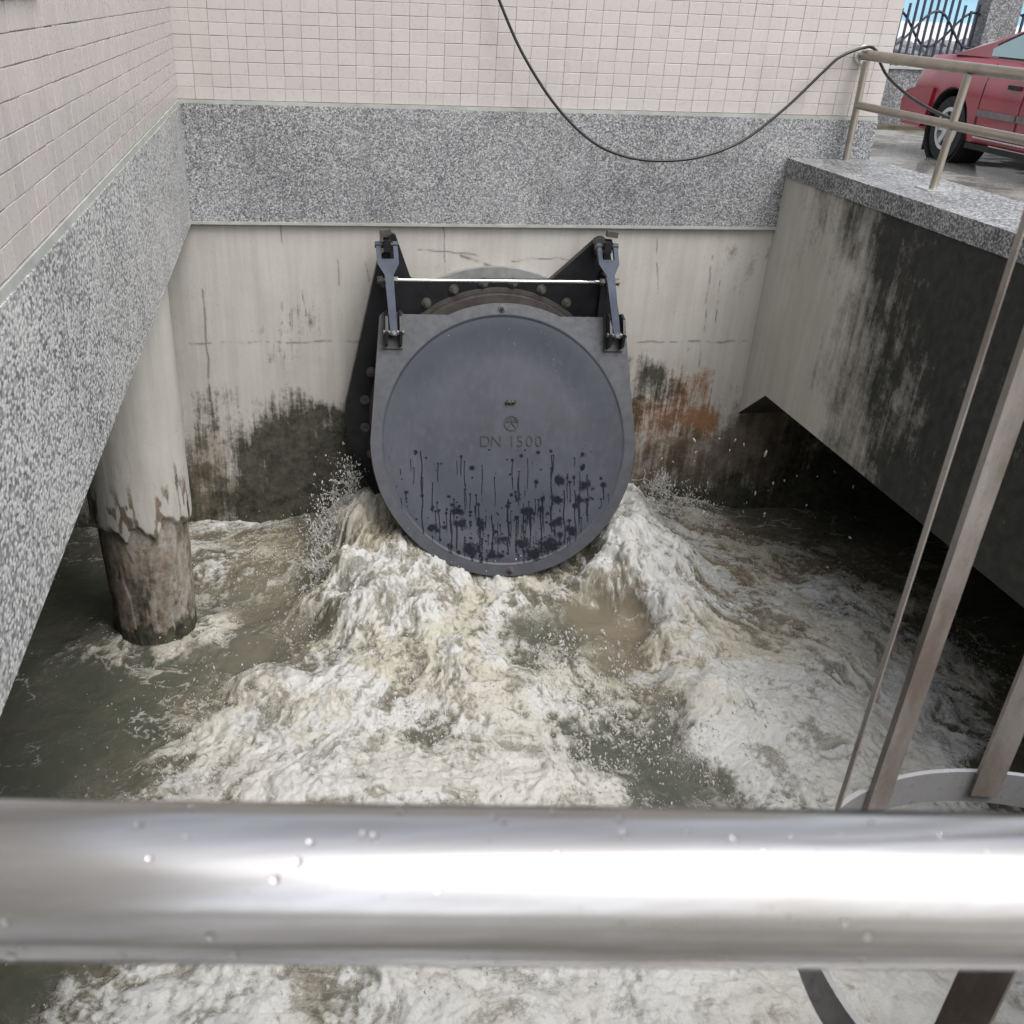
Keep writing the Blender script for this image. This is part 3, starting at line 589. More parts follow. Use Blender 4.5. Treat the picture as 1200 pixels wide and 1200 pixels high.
for a, b_, nm in ((-.012, .800, 0), (.028, -.792, 0)): obj('stop_bolt', bolt_bm(fl(a, b_, 0), FN, .016, .035), M['iron_edge'], flap)
# hinge lugs on the flap, links up to the ears, tie rod
PTOP = {}
for s, (px, py), (qx, qy) in ((-1, (453, 287), (456, 397)), (1, (711, 289), (720, 400))):
    top = on_y(px, py, 6.12); a_l = s * .685 - .0; bot = fl(a_l, .635, .075)
    lug = bmesh.new()
    for k in (-1, 1):
        poly = [(-.10, 0), (.105, 0), (.105, .045), (.06, .10), (-.03, .105), (-.10, .07)]
        add_prism(lug, poly, fl(a_l + k * .042 - .008, .665, -.002), FV, FN, 0, .016)
    lo_ = obj('hinge_lug', lug, M['iron'], gate, bevel=.004)
    add = bmesh.new(); add_tube(add, [fl(a_l - .062, .635, .075), fl(a_l + .062, .635, .075)], .016, 12); obj('pin', add, M['bolt'], lo_, smooth=True)
    hb = bmesh.new(); add_prism(hb, [(-.06, -.115), (.06, -.115), (.06, .10), (-.06, .10)], fl(a_l, .665, -.001), FU, FV, 0, .014); obj('lug_base', hb, M['iron'], lo_, bevel=.004)
    # link: fork on top, flat bar down
    dv = (bot - top).normalized(); side = Vector((1, 0, 0)); nrm = side.cross(dv).normalized(); L = (bot - top).length
    lk = bmesh.new(); w2 = .021
    poly = [(-.062, -.02), (-.036, -.02), (-.036, .075), (.036, .075), (.036, -.02), (.062, -.02), (.062, .10), (w2 + .004, .165), (w2, L - .02), (w2 - .005, L + .018), (-w2 + .005, L + .018), (-w2, L - .02), (-w2 - .004, .165), (-.062, .10)]
    add_prism(lk, poly, top - nrm * .016, side, dv, 0, .032)
    l_o = obj('link_arm', lk, M['link'], gate, bevel=.004)
    pn = bmesh.new(); add_tube(pn, [top + Vector((-.068, 0, 0)), top + Vector((.068, 0, 0))], .017, 12); obj('pin', pn, M['iron'], l_o, smooth=True)
    bt = bmesh.new(); add_tube(bt, [bot - nrm * 0 + dv * .0 - nrm * -.02, bot + nrm * -.026], .012, 10); obj('pin', bt, M['bright'], l_o, smooth=True)
    # bracket reaching out from the ear to the link pin
    br_ = bmesh.new(); add_prism(br_, [(YP - .05, -1.32), (YP - .05, -1.215), (top.y - .015, top.z + .045), (top.y - .045, top.z + .03), (top.y - .045, top.z - .03), (top.y + .03, top.z - .05)], (top.x - .021, 0, 0), (0, 1, 0), (0, 0, 1), 0, .042)
    obj('pivot_bracket', br_, M['iron'], gate, bevel=.008)
    cp = bmesh.new(); add_prism(cp, [(-.032, -.022), (.032, -.022), (.032, .022), (-.032, .022)], (top.x + .004 + s * .012, top.y - .02, top.z + .058), (1, 0, .12 * -s), (0, 1, 0), 0, .03); obj('pivot_cap', cp, M['iron_edge'], gate, bevel=.006)
    PTOP[s] = top
rl, rr_ = on_y(466, 328, 6.20), on_y(703, 330.5, 6.20)
obj('tie_rod', tube([rl, rr_], .0095, 12), M['bright'], gate, smooth=True)
for e, s in ((rl, -1), (rr_, 1)):
    bm = bmesh.new(); add_tube(bm, [e + Vector((s * -.002, 0, 0)), e + Vector((s * .028, 0, 0))], .021, 6); add_tube(bm, [e + Vector((s * .09, 0, 0)), e + Vector((s * .12, 0, 0))], .022, 8); add_tube(bm, [e, e + Vector((s * .12, 0, 0))], .011, 8)
    obj('rod_nut', bm, M['bolt'], gate)
    obj('rod_bracket', box(e.x + s * .045 - .012, e.x + s * .045 + .012, e.y - .025, YP - .054, e.z - .03, e.z + .03), M['iron'], gate, bevel=.004)

# ------------------------------------------------------------------ side railing and near handrail
rail = thing('railing', 'dull stainless pipe railing standing on the right hand coping', 'railing')
XT = 3.372
obj('top_rail', tube([(XT + .01, D - .012, -.205), (XT, 5.3, -.212), (XT - .01, 3.4, -.218)], .0275, 18), M['rail_side'], rail, smooth=True)
obj('middle_rail', tube([(3.380, 6.42, -.463), (3.335, 5.32, -.463), (3.32, 3.4, -.463)], .021, 14), M['rail_side'], rail, smooth=True)
for (xa, ya, xt, pl) in ((3.385, 6.42, 3.376, 0), (3.325, 5.324, 3.352, 1), (3.30, 4.10, 3.345, 1)):
    p = obj('post', tube([(xa, ya, Z_C - .004), (xt, ya, -.235)], .0205, 14), M['rail_side'], rail, smooth=True)
    if pl: obj('base_plate', box(xa - .065, xa + .065, ya - .065, ya + .065, Z_C + .001, Z_C + .008), M['bright'], p, bevel=.002)
bm = bmesh.new(); add_tube(bm, [(XT + .01, D - .012, -.205), (XT + .01, D - .028, -.205)], [.052, .044], 24); obj('wall_flange', bm, M['bright'], rail, smooth=True)

hand = thing('railing', 'thick shiny stainless handrail crossing close in front of the viewer', 'railing')
pa, pb = on_z(0, 1030.5, -.288), on_z(1200, 1043, -.288); dr = (pb - pa).normalized()
A_ = pa + dr * (-.48); B_ = pa + dr * 2.6
obj('top_rail', tube([A_.lerp(B_, k / 20) for k in range(21)], .0302, 48), M['rail'], hand, smooth=True)
obj('middle_rail', tube([A_ + Vector((0, 0, -.25)), B_ + Vector((0, 0, -.25))], .021, 16), M['rail'], hand, smooth=True)
for t_ in (.04, .80):
    q = A_.lerp(B_, t_); obj('post', tube([(q.x, q.y, Z_C - .004), (q.x, q.y, q.z - .02)], .021, 16), M['rail'], hand, smooth=True)
bm = bmesh.new(); drg = np.random.default_rng(5)           # rain drops clinging to the pipe
ax = dr; up = Vector((0, -.45, .89)).normalized()
for k in range(70):
    t_ = drg.uniform(.42, .98); q = pa + dr * t_ if False else pa + dr * (drg.uniform(-.02, .44))
    a = drg.choice([drg.uniform(60, 110), drg.uniform(-115, -80), drg.uniform(-20, 80)]); dirv = Vector((0, math.cos(R_(a)) * -1, math.sin(R_(a)))); r = drg.uniform(.0008, .0022)
    mt = Matrix.Translation(q + dirv * .0302) @ Matrix.Diagonal((r, r, r, 1))
    bmesh.ops.create_icosphere(bm, subdivisions=1, radius=1, matrix=mt)
b = MB('clear_water_drop'); b.p.inputs['Transmission Weight'].default_value = 1; b.p.inputs['IOR'].default_value = 1.33; M['drop'] = b.done((1, 1, 1), .02)
o = obj('water_drops', bm, M['drop'], hand, smooth=True); o['kind'] = 'stuff'

# ------------------------------------------------------------------ cable draped across the wall
cab = [on_y(572, -40, 6.44), on_y(585, 0, 6.42), on_y(612, 62, 6.40), on_y(650, 122, 6.37), on_y(690, 163, 6.34), on_y(728, 182, 6.33), on_y(770, 188.5, 6.34), on_y(820, 184, 6.36), on_y(870, 165, 6.39), on_y(920, 127, 6.42), on_y(965, 84, 6.445), on_y(986, 66, 6.45), Vector((XT + .0, 6.45, -.165)), Vector((XT + .04, 6.40, -.180)), Vector((XT + .036, 6.30, -.245)), Vector((XT + .03, 6.15, -.31)), Vector((XT + .025, 5.85, -.385)), Vector((XT + .0, 5.50, -.43)), Vector((XT - .012, 5.36, -.435))]
c_o = obj('cable', tube(catmull(cab, 8), .0082, 10), M['cable'], smooth=True); tag(c_o, 'thin black cable sagging across the tiled wall to the end of the side railing', 'cable')

# ------------------------------------------------------------------ ladder safety cage
cage = thing('ladder_cage', 'weathered steel ladder cage hoop with upright straps beyond the handrail', 'ladder cage')
HC, HR, HZ, HH = Vector((1.0681, .8223)), .397, -1.10, .066
def hoop(z):
    bm = bmesh.new(); add_ring(bm, (HC.x, HC.y, z - HH), (1, 0, 0), (0, 1, 0), HR - .0045, HR + .0045, 0, HH, 96); return bm
obj('hoop', hoop(HZ), M['hoop'], cage, smooth=True, bevel=.001); obj('hoop', hoop(.95), M['hoop'], cage, smooth=True, bevel=.001)
def strap(deg, w, t_, zlo, zhi):
    a = R_(deg); rad = Vector((math.cos(a), math.sin(a), 0)); tan = Vector((-math.sin(a), math.cos(a), 0)); c = Vector((HC.x, HC.y, 0)) + rad * (HR - .0055 - t_ / 2)
    bm = bmesh.new(); add_prism(bm, [(-w / 2, -t_ / 2), (w / 2, -t_ / 2), (w / 2, t_ / 2), (-w / 2, t_ / 2)], c, tan, rad, 0, 1)
    for v in bm.verts: v.co.z = zlo if abs(v.co.z) < .5 else zhi
    return bm
for deg, w, t_ in ((128.5, .008, .0065), (109.5, .052, .010), (78, .045, .010), (40, .045, .008), (10, .045, .008), (206, .05, .009)):
    bm = strap(deg, w, t_, HZ - .045, 1.0); obj('strap', bm, M['strap'], cage, bevel=.0015)

# ------------------------------------------------------------------ water
EY0, EY1 = 2.25, DW - .002
def axis(fine0, fine1, step, lo, hi):
    mid = np.arange(fine0, fine1, step); a = fine0 - np.geomspace(step * 1.3, fine0 - lo, 26)[::-1]; b_ = mid[-1] + np.geomspace(step * 1.3, hi - mid[-1], 26)
    return np.concatenate([a, mid, b_])
gx = axis(-1.75, 4.05, .0072, -3.72, XR + 2.62); gy = np.concatenate([Y_NEAR - .06 + (EY0 - Y_NEAR + .06) * np.linspace(0, 1, 60)[:-1], np.arange(EY0, EY1, .0085), [EY1]])
X, Y = np.meshgrid(gx, gy); x, y = X.ravel(), Y.ravel()
# what the surface is like at points measured on the photograph: px, py, foam, brown, height above the pool
WC = [(30,850,.03,0,0),(100,800,.04,0,0),(60,740,.0,0,0),(150,860,.06,.05,0),(200,800,.07,.1,0),(130,900,.13,.15,0),(60,910,.08,0,0),(230,760,.16,.3,0),(300,770,.12,.35,0),(170,760,.10,.1,0),(240,830,.3,.4,0),(120,700,.0,0,0),(180,745,.3,0,.02),(215,735,.3,.1,.02),
 (260,640,.42,.5,.03),(300,660,.46,.7,.04),(340,640,.3,.8,.03),(330,700,.38,.6,0),(250,690,.42,.4,.02),(345,745,.22,.3,0),(285,622,.5,.3,.04),(238,655,.62,.2,.05),(375,625,.3,.2,.05),(300,720,.2,.3,0),(240,720,.28,.2,0),
 (418,582,1,.1,.44),(405,640,.98,.1,.36),(432,690,.9,.4,.28),(392,690,.74,.2,.18),(374,690,.28,.1,.05),(452,622,.68,.8,.30),(468,665,.82,.6,.27),(380,660,.4,.1,.1),
 (500,690,.86,.5,.19),(560,705,.8,.5,.1),(600,690,.72,.5,.09),(540,760,.85,.5,.13),(478,800,.6,.3,.07),(470,758,.72,.4,.15),(440,780,.88,.5,.15),(400,800,.94,.4,.14),(360,775,.62,.4,.04),(325,790,.92,.1,.11),(280,840,.88,.3,.05),(250,872,.82,.2,.03),(218,885,.55,.3,.01),(205,925,.5,.4,0),(300,900,.9,.2,.05),(345,870,.85,.7,.06),(400,880,.94,.3,.07),(500,900,.92,.3,.07),(505,855,.58,.2,.05),(600,880,.98,.2,.08),(650,905,1,.1,.09),(700,930,.95,.1,.05),(560,830,.9,.3,.09),(610,800,.82,.3,.08),
 (625,740,.22,.15,.03),(640,690,.66,.3,.07),(668,665,.42,.4,.1),(700,720,.13,.9,.03),(738,740,.12,1,.03),(720,780,.24,.8,.02),(765,800,.45,.7,.02),(660,790,.62,.1,.04),(690,830,.62,.1,.02),(740,850,.42,0,.0),(715,885,.12,0,-.02),(780,870,.2,0,-.01),(800,910,.1,0,-.02),(850,930,.3,0,-.01),(760,915,.26,0,-.02),(700,860,.58,0,0),(620,770,.5,.1,.03),
 (742,608,.96,.2,.42),(735,640,.86,.5,.34),(715,660,.86,.5,.27),(785,690,.93,.3,.24),(765,640,.84,.3,.28),(800,740,.93,.4,.2),(840,800,.92,.4,.16),(830,860,.84,.5,.06),(880,905,.95,.1,.03),(900,830,.9,.2,.1),(950,905,.98,0,.06),(870,760,.84,.5,.1),(920,740,.72,.5,.08),(960,765,.84,.2,.1),(1000,745,.9,.1,.1),(800,790,.78,.7,.1),
 (790,600,.5,.5,.12),(820,640,.48,.9,.08),(880,650,.46,.9,.06),(940,660,.42,.8,.05),(860,690,.52,.9,.06),(1000,650,.28,.4,0),(1060,680,.3,.2,0),(980,700,.6,.6,.05),(1040,720,.6,.3,.04),(1000,620,.06,.1,0),(900,612,.25,.4,.03),(930,710,.55,.6,.06),  # foam and brown raised here to lighten water shaded by the overhang
 (1050,800,.98,.1,.07),(1100,860,.95,.2,.03),(1120,800,.6,.1,.02),(1100,750,.5,.1,.02),(1150,760,.16,0,0),(1190,720,.05,0,0),(1195,850,.03,.35,0),(1190,905,.02,.35,0),(1060,890,.95,.2,.04),(1000,850,1,.1,.08),(1150,860,.5,.2,0),
 (30,1160,.12,.1,0),(100,1170,.6,.3,.01),(200,1170,.92,.4,.02),(300,1170,.9,.2,.03),(352,1188,.75,.5,0),(500,1170,.95,.2,.03),(700,1170,.98,.1,.03),(900,1180,.98,.2,.02),(1100,1180,.98,.2,.02),(600,1040,.98,.2,.05),(200,1040,.75,.3,.01),(50,1040,.15,.1,0),(1000,1040,1,.1,.03),(1190,1000,.75,.3,0),(1190,1100,.95,.2,0)]
cc = []; cv = []
for px, py, f_, b_, h_ in WC:
    q = on_z(px, py, Z_W + h_); cc.append((q.x, q.y)); cv.append((f_, b_, h_))
for X_, Y_, f_, b_, h_ in ((1.24, 6.45, .8, .3, .5), (.75, 6.35, .9, .3, .46), (1.75, 6.35, .9, .3, .46), (1.24, 6.0, .8, .4, .30), (.55, 6.1, 1, .2, .36), (.42, 6.3, .9, .1, .28), (2.02, 6.1, 1, .2, .36), (2.12, 6.35, .8, .2, .26), (1.24, 5.7, .8, .4, .15),
                            (-2.5, 4, .02, 0, 0), (-2.5, 6, .02, 0, 0), (-2, 2, .02, 0, 0), (5, 4, .02, .2, 0), (5, 6, .02, .2, 0), (5, 2, .05, .2, 0), (.5, 1, .9, .2, 0), (2.5, 1, .8, .2, 0), (-1, 1, .2, .1, 0)):
    cc.append((X_, Y_)); cv.append((f_, b_, h_))
for a_ in (-70, -45, -20, 5, 30, 60, 90):      # foam collar where the flow strikes the column
    cc.append((CXc + .30 * math.sin(R_(a_)), CYc - .30 * math.cos(R_(a_)))); cv.append((.62 if a_ > -50 else .3, .1, .03))
cc, cv = np.array(cc), np.array(cv)
# coarse evaluation then bilinear up-sampling keeps this quick
kx, ky = np.linspace(gx[0], gx[-1], 330), np.linspace(gy[0], gy[-1], 250); KX, KY = np.meshgrid(kx, ky)
KV = idw(np.c_[KX.ravel(), KY.ravel()], cc, cv, .085, 2.0).reshape(250, 330, 3)
def up(ch):
    fx = np.interp(gx, kx, np.arange(330)); fy = np.interp(gy, ky, np.arange(250)); ix = np.minimum(fx.astype(int), 328); iy = np.minimum(fy.astype(int), 248); tx = (fx - ix)[None]; ty = (fy - iy)[:, None]; K = KV[:, :, ch]
    return (K[iy][:, ix] * (1 - tx) + K[iy][:, ix + 1] * tx) * (1 - ty) + (K[iy + 1][:, ix] * (1 - tx) + K[iy + 1][:, ix + 1] * tx) * ty
# warp the lookup so that the borders between foam and clear water are torn
DENS, BRN, HGT = up(0), up(1), up(2)
S0 = np.array((1.25, 7.0))
rr2 = np.hypot(X - S0[0], Y - S0[1]); th = np.arctan2(X - S0[0], S0[1] - Y)
wx = (fbm(X * 2.2, Y * 2.2, 51, 4) - .5); wy = (fbm(X * 2.2 + 40, Y * 2.2, 52, 4) - .5)
FLr = rr2 + .35 * wx; FLt = th * 2.2 + .35 * wy
big = fbm(FLt * 3.4, FLr * 1.7, 61, 4, .5); mid = fbm(FLt * 11, FLr * 5.5, 62, 4, .55, True); fin = fbm(FLt * 34, FLr * 22, 63, 3, .6)
iso = fbm(X * 9, Y * 9, 64, 5, .6); isof = fbm(X * 38, Y * 34, 65, 3, .6)
turb = .012 + .085 * sstep(.12, .8, DENS) * (1 + .8 * sstep(.05, .3, HGT))
WB = .12 * (fbm(X * 7, Y * 7, 53, 4) - .5)
strk = fbm((FLt + WB) * 16, (FLr + WB) * 4.6, 68, 6, .68); strk2 = fbm((FLt + WB) * 46, (FLr + WB) * 15, 69, 4, .65)
JET = sstep(.035, .16, HGT)
H = HGT + turb * ((big - .5) * 1.15 + (mid - .5) * .32 * (1 - .6 * JET) + (iso - .5) * .36 + (strk - .5) * .40 * JET) + .006 * sstep(.15, .8, DENS) * (isof - .5) * 2 + .006 * sstep(.15, .7, DENS) * (fin - .5) * 2
H += .012 * (fbm(X * 3.2, Y * 3.2, 66, 3) - .5) * 2 * (1 - DENS) + .0035 * (fbm(X * 11, Y * 16, 67, 3) - .5) * 2
pat = .46 * fbm(FLt * 9, FLr * 3.0, 71, 7, .68) + .30 * fbm(X * 5, Y * 5, 72, 7, .70) + .20 * (mid - .5) * (1 - .5 * JET) + .20 * fbm(X * 40, Y * 34, 73, 3, .6) + (.20 + .22 * JET) * (strk - .5) + (.22 + .10 * JET) * (strk2 - .5)
pat = rank(pat)
foam = sstep(-.52, .46, pat - (1 - DENS) * 1.10 - .02) * (.14 + .86 * sstep(.12, .62, DENS))
lines = 1 - np.abs(2 * fbm(X * 3 + wx * 2, Y * 4 + wy * 2, 74, 5, .6) - 1); lacy = sstep(.94, .995, lines) * sstep(.48, .62, fbm(X * 2.6, Y * 2.6, 75, 3)) * sstep(.015, .10, DENS) * .62
bub = (np.random.default_rng(9).random(X.shape) > .9975) * sstep(.02, .2, DENS) * .9
foam = np.clip(np.maximum(np.maximum(foam, lacy), bub), 0, 1)
H += .010 * foam * sstep(.1, .5, DENS)
cream = np.clip(sstep(.42, .62, fbm(X * 2.4 + 5, Y * 2.4, 76, 5, .6)) * (.50 + .8 * BRN) * (1 - .55 * sstep(4.6, 3.6, Y)), 0, 1)
# keep the surface flat where it meets the column and walls
Z = Z_W + H
flow = np.c_[FLr.ravel(), FLt.ravel(), np.zeros(X.size)]
water = mesh_np('water', np.c_[x, y, Z.ravel()], grid_faces(len(gx), len(gy)), M['water'], None, True, {'foam': foam.ravel(), 'brown': np.clip(BRN.ravel() + .5 * (iso.ravel() - .5), 0, 1), 'flow': flow, 'cream': cream.ravel()})
tag(water, 'churning brown water with white foam filling the outlet pit', kind='structure')

# ------------------------------------------------------------------ spray: drops, froth and torn filaments
ICO = bmesh.new(); bmesh.ops.create_icosphere(ICO, subdivisions=1, radius=1); ICO.verts.ensure_lookup_table(); IV = np.array([v.co for v in ICO.verts]); IF = np.array([[v.index for v in f.verts] for f in ICO.faces]); ICO.free()
def blobs(P, r, stretch):
    """many small drops: P (n,3), r (n,), stretch (n,3) long axis (length = elongation)"""
    n = len(P); L = np.linalg.norm(stretch, axis=1)[:, None] + 1e-6; d = stretch / L
    V_ = IV[None] * r[:, None, None]; al = (V_ * d[:, None]).sum(2, keepdims=True); V_ = V_ + al * d[:, None] * (L[:, None] - 1).clip(0) + P[:, None]
    return V_.reshape(-1, 3), (IF[None] + np.arange(n)[:, None, None] * len(IV)).reshape(-1, 3)
srng = np.random.default_rng(77)
def surf_h(px_, py_):
    ix = np.clip(np.searchsorted(gx, px_), 0, len(gx) - 1); iy = np.clip(np.searchsorted(gy, py_), 0, len(gy) - 1); return Z[iy, ix]
SP, SR, SS = [], [], []
def emit(n, c, spread, rmin, rmax, vel, rise=0.0):
    """a burst of drops round the point c (x, y, z)"""
    p = np.array(c)[None] + srng.normal(0, 1, (n * 2, 3)) * np.array(spread)[None]
    if n > 3:
        cl = fbm(p[:, 0] * 13 + p[:, 2] * 9, p[:, 1] * 13 + p[:, 2] * 7, 91, 4, .6); p = p[np.argsort(cl)[-n:]]
    else: p = p[:n]
    n = len(p); p[:, 2] += np.abs(srng.normal(0, rise, n)) if rise else 0
    r = rmin + (rmax - rmin) * srng.random(n) ** 5; SP.append(p); SR.append(r); s = np.array(vel)[None] + srng.normal(0, .5, (n, 3)); s /= np.linalg.norm(s, axis=1)[:, None]; SS.append(s * (1 + 2.4 * srng.random(n))[:, None])
def at(px, py, yv): q = on_y(px, py, yv); return (q.x, q.y, q.z)
for px, py, yv, n, sp, rmx in ((405, 560, 6.1, 260, (.05, .08, .07), .007), (385, 600, 6.0, 300, (.06, .1, .09), .007), (372, 640, 5.8, 320, (.05, .12, .10), .007), (366, 690, 5.5, 320, (.05, .14, .10), .007), (385, 720, 5.3, 200, (.08, .12, .06), .006), (360, 740, 5.2, 160, (.10, .14, .05), .006),
                               (775, 575, 6.1, 260, (.05, .08, .06), .006), (800, 590, 6.1, 200, (.08, .1, .05), .006), (820, 600, 6.0, 110, (.12, .15, .06), .006), (760, 600, 5.9, 220, (.06, .1, .06), .007),
                               (700, 800, 4.75, 420, (.16, .20, .05), .009), (660, 770, 4.9, 300, (.10, .14, .05), .009), (740, 850, 4.4, 360, (.17, .16, .04), .008), (690, 890, 4.2, 220, (.12, .12, .03), .008), (800, 900, 4.1, 160, (.16, .12, .03), .007),
                               (260, 830, 4.6, 260, (.22, .16, .03), .006), (230, 900, 4.1, 200, (.14, .2, .03), .006), (470, 790, 4.9, 200, (.14, .16, .05), .008), (520, 850, 4.4, 220, (.15, .16, .04), .007), (330, 640, 6.0, 130, (.14, .2, .04), .005), (860, 680, 5.7, 260, (.24, .28, .04), .005), (1080, 800, 4.6, 160, (.22, .2, .04), .005), (1120, 770, 4.7, 160, (.16, .16, .03), .005), (300, 660, 5.8, 180, (.2, .25, .03), .005)):
    c = at(px, py, yv) if py < 735 else tuple(on_z(px, py, Z_W + .05)); emit(int(n * 2.2), c, sp, .0010, rmx * .85, (.1, -.5, -1), .02)
for px, py, r in ((814, 516, .011), (843, 514, .008), (861, 516, .008), (872, 521, .006), (897, 532, .013), (815, 530, .006), (855, 528, .005), (814, 540, .004), (789, 541, .005), (775, 538, .006), (885, 578, .009), (906, 566, .009), (919, 563, .009), (934, 558, .008), (900, 575, .005), (945, 648, .004), (824, 601, .009), (896, 602, .009), (895, 605, .006), (930, 415, .004), (985, 380, .004), (978, 553, .006), (966, 440, .004), (1000, 570, .006), (958, 558, .006), (970, 665, .010), (996, 630, .011), (1002, 606, .006), (1055, 555, .005), (1068, 560, .006), (945, 592, .006), (850, 480, .004), (1020, 360, .004), (930, 340, .003), (955, 470, .004), (790, 300, .003), (760, 350, .003), (1010, 520, .006), (1040, 575, .005)):
    c = at(px, py, 5.1 + 1.0 * srng.random()); emit(1, c, (.001, .001, .001), r * .72, r * .78, (0, -.1, -1))
# froth: lumps scattered over the foamy surface
n = 18000; fx_, fy_ = srng.uniform(-1.2, 3.6, n * 3), srng.uniform(2.4, 6.4, n * 3); ix = np.clip(np.searchsorted(gx, fx_), 0, len(gx) - 1); iy = np.clip(np.searchsorted(gy, fy_), 0, len(gy) - 1)
k = (srng.random(n * 3) < foam[iy, ix] * (.25 + .75 * sstep(.0, .5, np.abs(DENS[iy, ix] - 1)))) & (foam[iy, ix] > .35); fx_, fy_ = fx_[k][:n], fy_[k][:n]
fr = .0013 + .0038 * srng.random(len(fx_)) ** 4; fz = surf_h(fx_, fy_) + np.abs(srng.normal(0, .008, len(fx_))) + np.where(srng.random(len(fx_)) < .10, np.abs(srng.normal(0, .05, len(fx_))), 0)
SP.append(np.c_[fx_, fy_, fz]); SR.append(fr); fs = np.c_[fx_ - S0[0], fy_ - S0[1], np.zeros(len(fx_))]; fs /= np.linalg.norm(fs, axis=1)[:, None]; SS.append((fs + srng.normal(0, .25, fs.shape)) * (1 + 1.2 * srng.random(len(fx_)))[:, None])
P_, R2, S2 = np.concatenate(SP), np.concatenate(SR), np.concatenate(SS)
ok = (P_[:, 2] > surf_h(P_[:, 0], P_[:, 1]) - .02) & (P_[:, 1] < DW - .03); P_, R2, S2 = P_[ok], R2[ok], S2[ok]
v_, f_ = blobs(P_, R2, S2)
tag(mesh_np('spray', v_, f_, M['spray'], None, True), 'white drops and froth thrown up by the outflow', kind='stuff')
# filaments: torn sheets of water along the edges of the two side jets
bm = bmesh.new()
def lace(c, sp, n, r, reach):
    p = [Vector((c[0] + srng.normal(0, sp[0]), c[1] + srng.normal(0, sp[1]), c[2] + srng.normal(0, sp[2]))) for _ in range(n)]
    for i, a in enumerate(p):
        ds = sorted(range(n), key=lambda j: (p[j] - a).length)[1:4]
        for j in ds[:2 + (i % 2)]:
            if j > i or True:
                q = p[j]
                if (q - a).length < reach:
                    m = (a + q) / 2 + Vector(srng.normal(0, .006, 3)); add_tube(bm, [a, m, q], [r * .9, r * .45, r * .9], 5, False)
for px, py, yv, sp, n in ((412, 566, 6.15, (.06, .04, .05), 46), (392, 590, 6.1, (.05, .05, .06), 40), (380, 630, 5.9, (.05, .06, .08), 55), (372, 670, 5.6, (.045, .08, .08), 55), (368, 705, 5.4, (.05, .1, .06), 40), (770, 572, 6.15, (.06, .04, .05), 55), (790, 588, 6.1, (.07, .05, .04), 46), (765, 600, 6.0, (.05, .06, .05), 40)):
    lace(at(px, py, yv), sp, n, .0030, .085)
tag(obj('splash', bm, M['spray'], smooth=True), 'torn white filaments of water at the sides of the flap', kind='stuff')

# ------------------------------------------------------------------ yard beyond: boundary wall, pillar, fence, car, shed
YW = 14.35
M['pebble_fence'] = m_pebble('weathered_yard_pebble', -0.24, 70)
wallb = thing('boundary_wall', 'low grey pebble dash wall under the iron fence, behind the red car', 'wall')
obj('wall', box(5.5, 9.066, YW, YW + .25, Z_G - .05, -.60), M['pebble_fence'], wallb, bevel=.01)
obj('wall', box(9.524, 22, YW, YW + .25, Z_G - .05, -.60), M['pebble_fence'], wallb, bevel=.01)
obj('coping', box(5.5, 9.066, YW - .03, YW + .28, -.599, -.57), M['mortar'], wallb, bevel=.005); obj('coping', box(9.524, 22, YW - .03, YW + .28, -.599, -.57), M['mortar'], wallb, bevel=.005)
obj('mud_bank', box(5.5, 22, YW - .25, YW - .004, Z_G - .05, Z_G + .05), m_simple('wet_mud', (0.10, 0.085, 0.055), .6, var=.2, scale=6, bump=.6, bscale=20), wallb, bevel=.04)
pil = thing('gate_pillar', 'square pebble dash pillar between two bays of iron fence, behind the red car', 'pillar')
obj('shaft', box(9.07, 9.52, YW - .03, YW + .28, Z_G - .05, 1.5), M['pebble_fence'], pil, bevel=.012)
obj('capstone', box(9.01, 9.58, YW - .09, YW + .34, 1.5, 1.62), M['mortar'], pil, bevel=.01)
M['fence'] = m_simple('dark_blue_painted_iron', (0.02, 0.03, 0.055), .4, var=.15)
def fence(x0, x1, n, label, phase):
    f = thing('iron_fence', label, 'fence', 'iron fence bays on the boundary wall')
    for k in range(n):
        t_ = (k + .5) / n; xx = x0 + (x1 - x0) * t_; s = 2 * abs(t_ - .5)
        zt_ = .32 - .34 * s ** 1.3 + (.14 if s > .86 else 0)
        obj('bar', box(xx - .013, xx + .013, YW + .104, YW + .130, -.569, zt_), M['fence'], f, bevel=.004)
    for ph in (0, 1):
        pts = [(x0 + (x1 - x0) * q / 40, YW + .09 + .05 * ph, -.14 + .20 * math.cos(2 * math.pi * (q / 40 - .5) * 1.15 + ph * math.pi)) for q in range(41)]
        obj('scroll_rail', tube(pts, .016, 8), M['fence'], f, smooth=True)
    obj('bottom_rail', box(x0, x1, YW + .10, YW + .14, -.50, -.46), M['fence'], f, bevel=.004)
fence(7.80, 9.06, 13, 'dark blue iron fence bay between the pump house and the pillar', 0); fence(9.53, 10.80, 13, 'dark blue iron fence bay to the right of the pillar', 1)
shed = thing('far_shed', 'far building with white lower wall and pale blue upper wall seen through the fence', 'building')
YS = 34
obj('lower_wall', box(8, 60, YS, YS + 8, Z_G, -.15), m_simple('white_wall_paint', (.80, .80, .82), .6, var=.06, scale=.6), shed)
obj('upper_wall', box(8.05, 60, YS + .03, YS + 8, -.15, 3.2), m_simple('pale_blue_wall_paint', (.33, .58, .74), .6, var=.08, scale=.7), shed)
obj('trim', box(7.98, 60, YS - .04, YS + .02, .62, .70), m_simple('white_trim_paint', (.8, .8, .8), .5, var=.05), shed)
for k in range(9): obj('window', box(14.6 + k * 2.4, 15.8 + k * 2.4, YS - .01, YS + .02, .9, 1.9), M['iron'], shed)
bm = bmesh.new(); hr = np.random.default_rng(3)
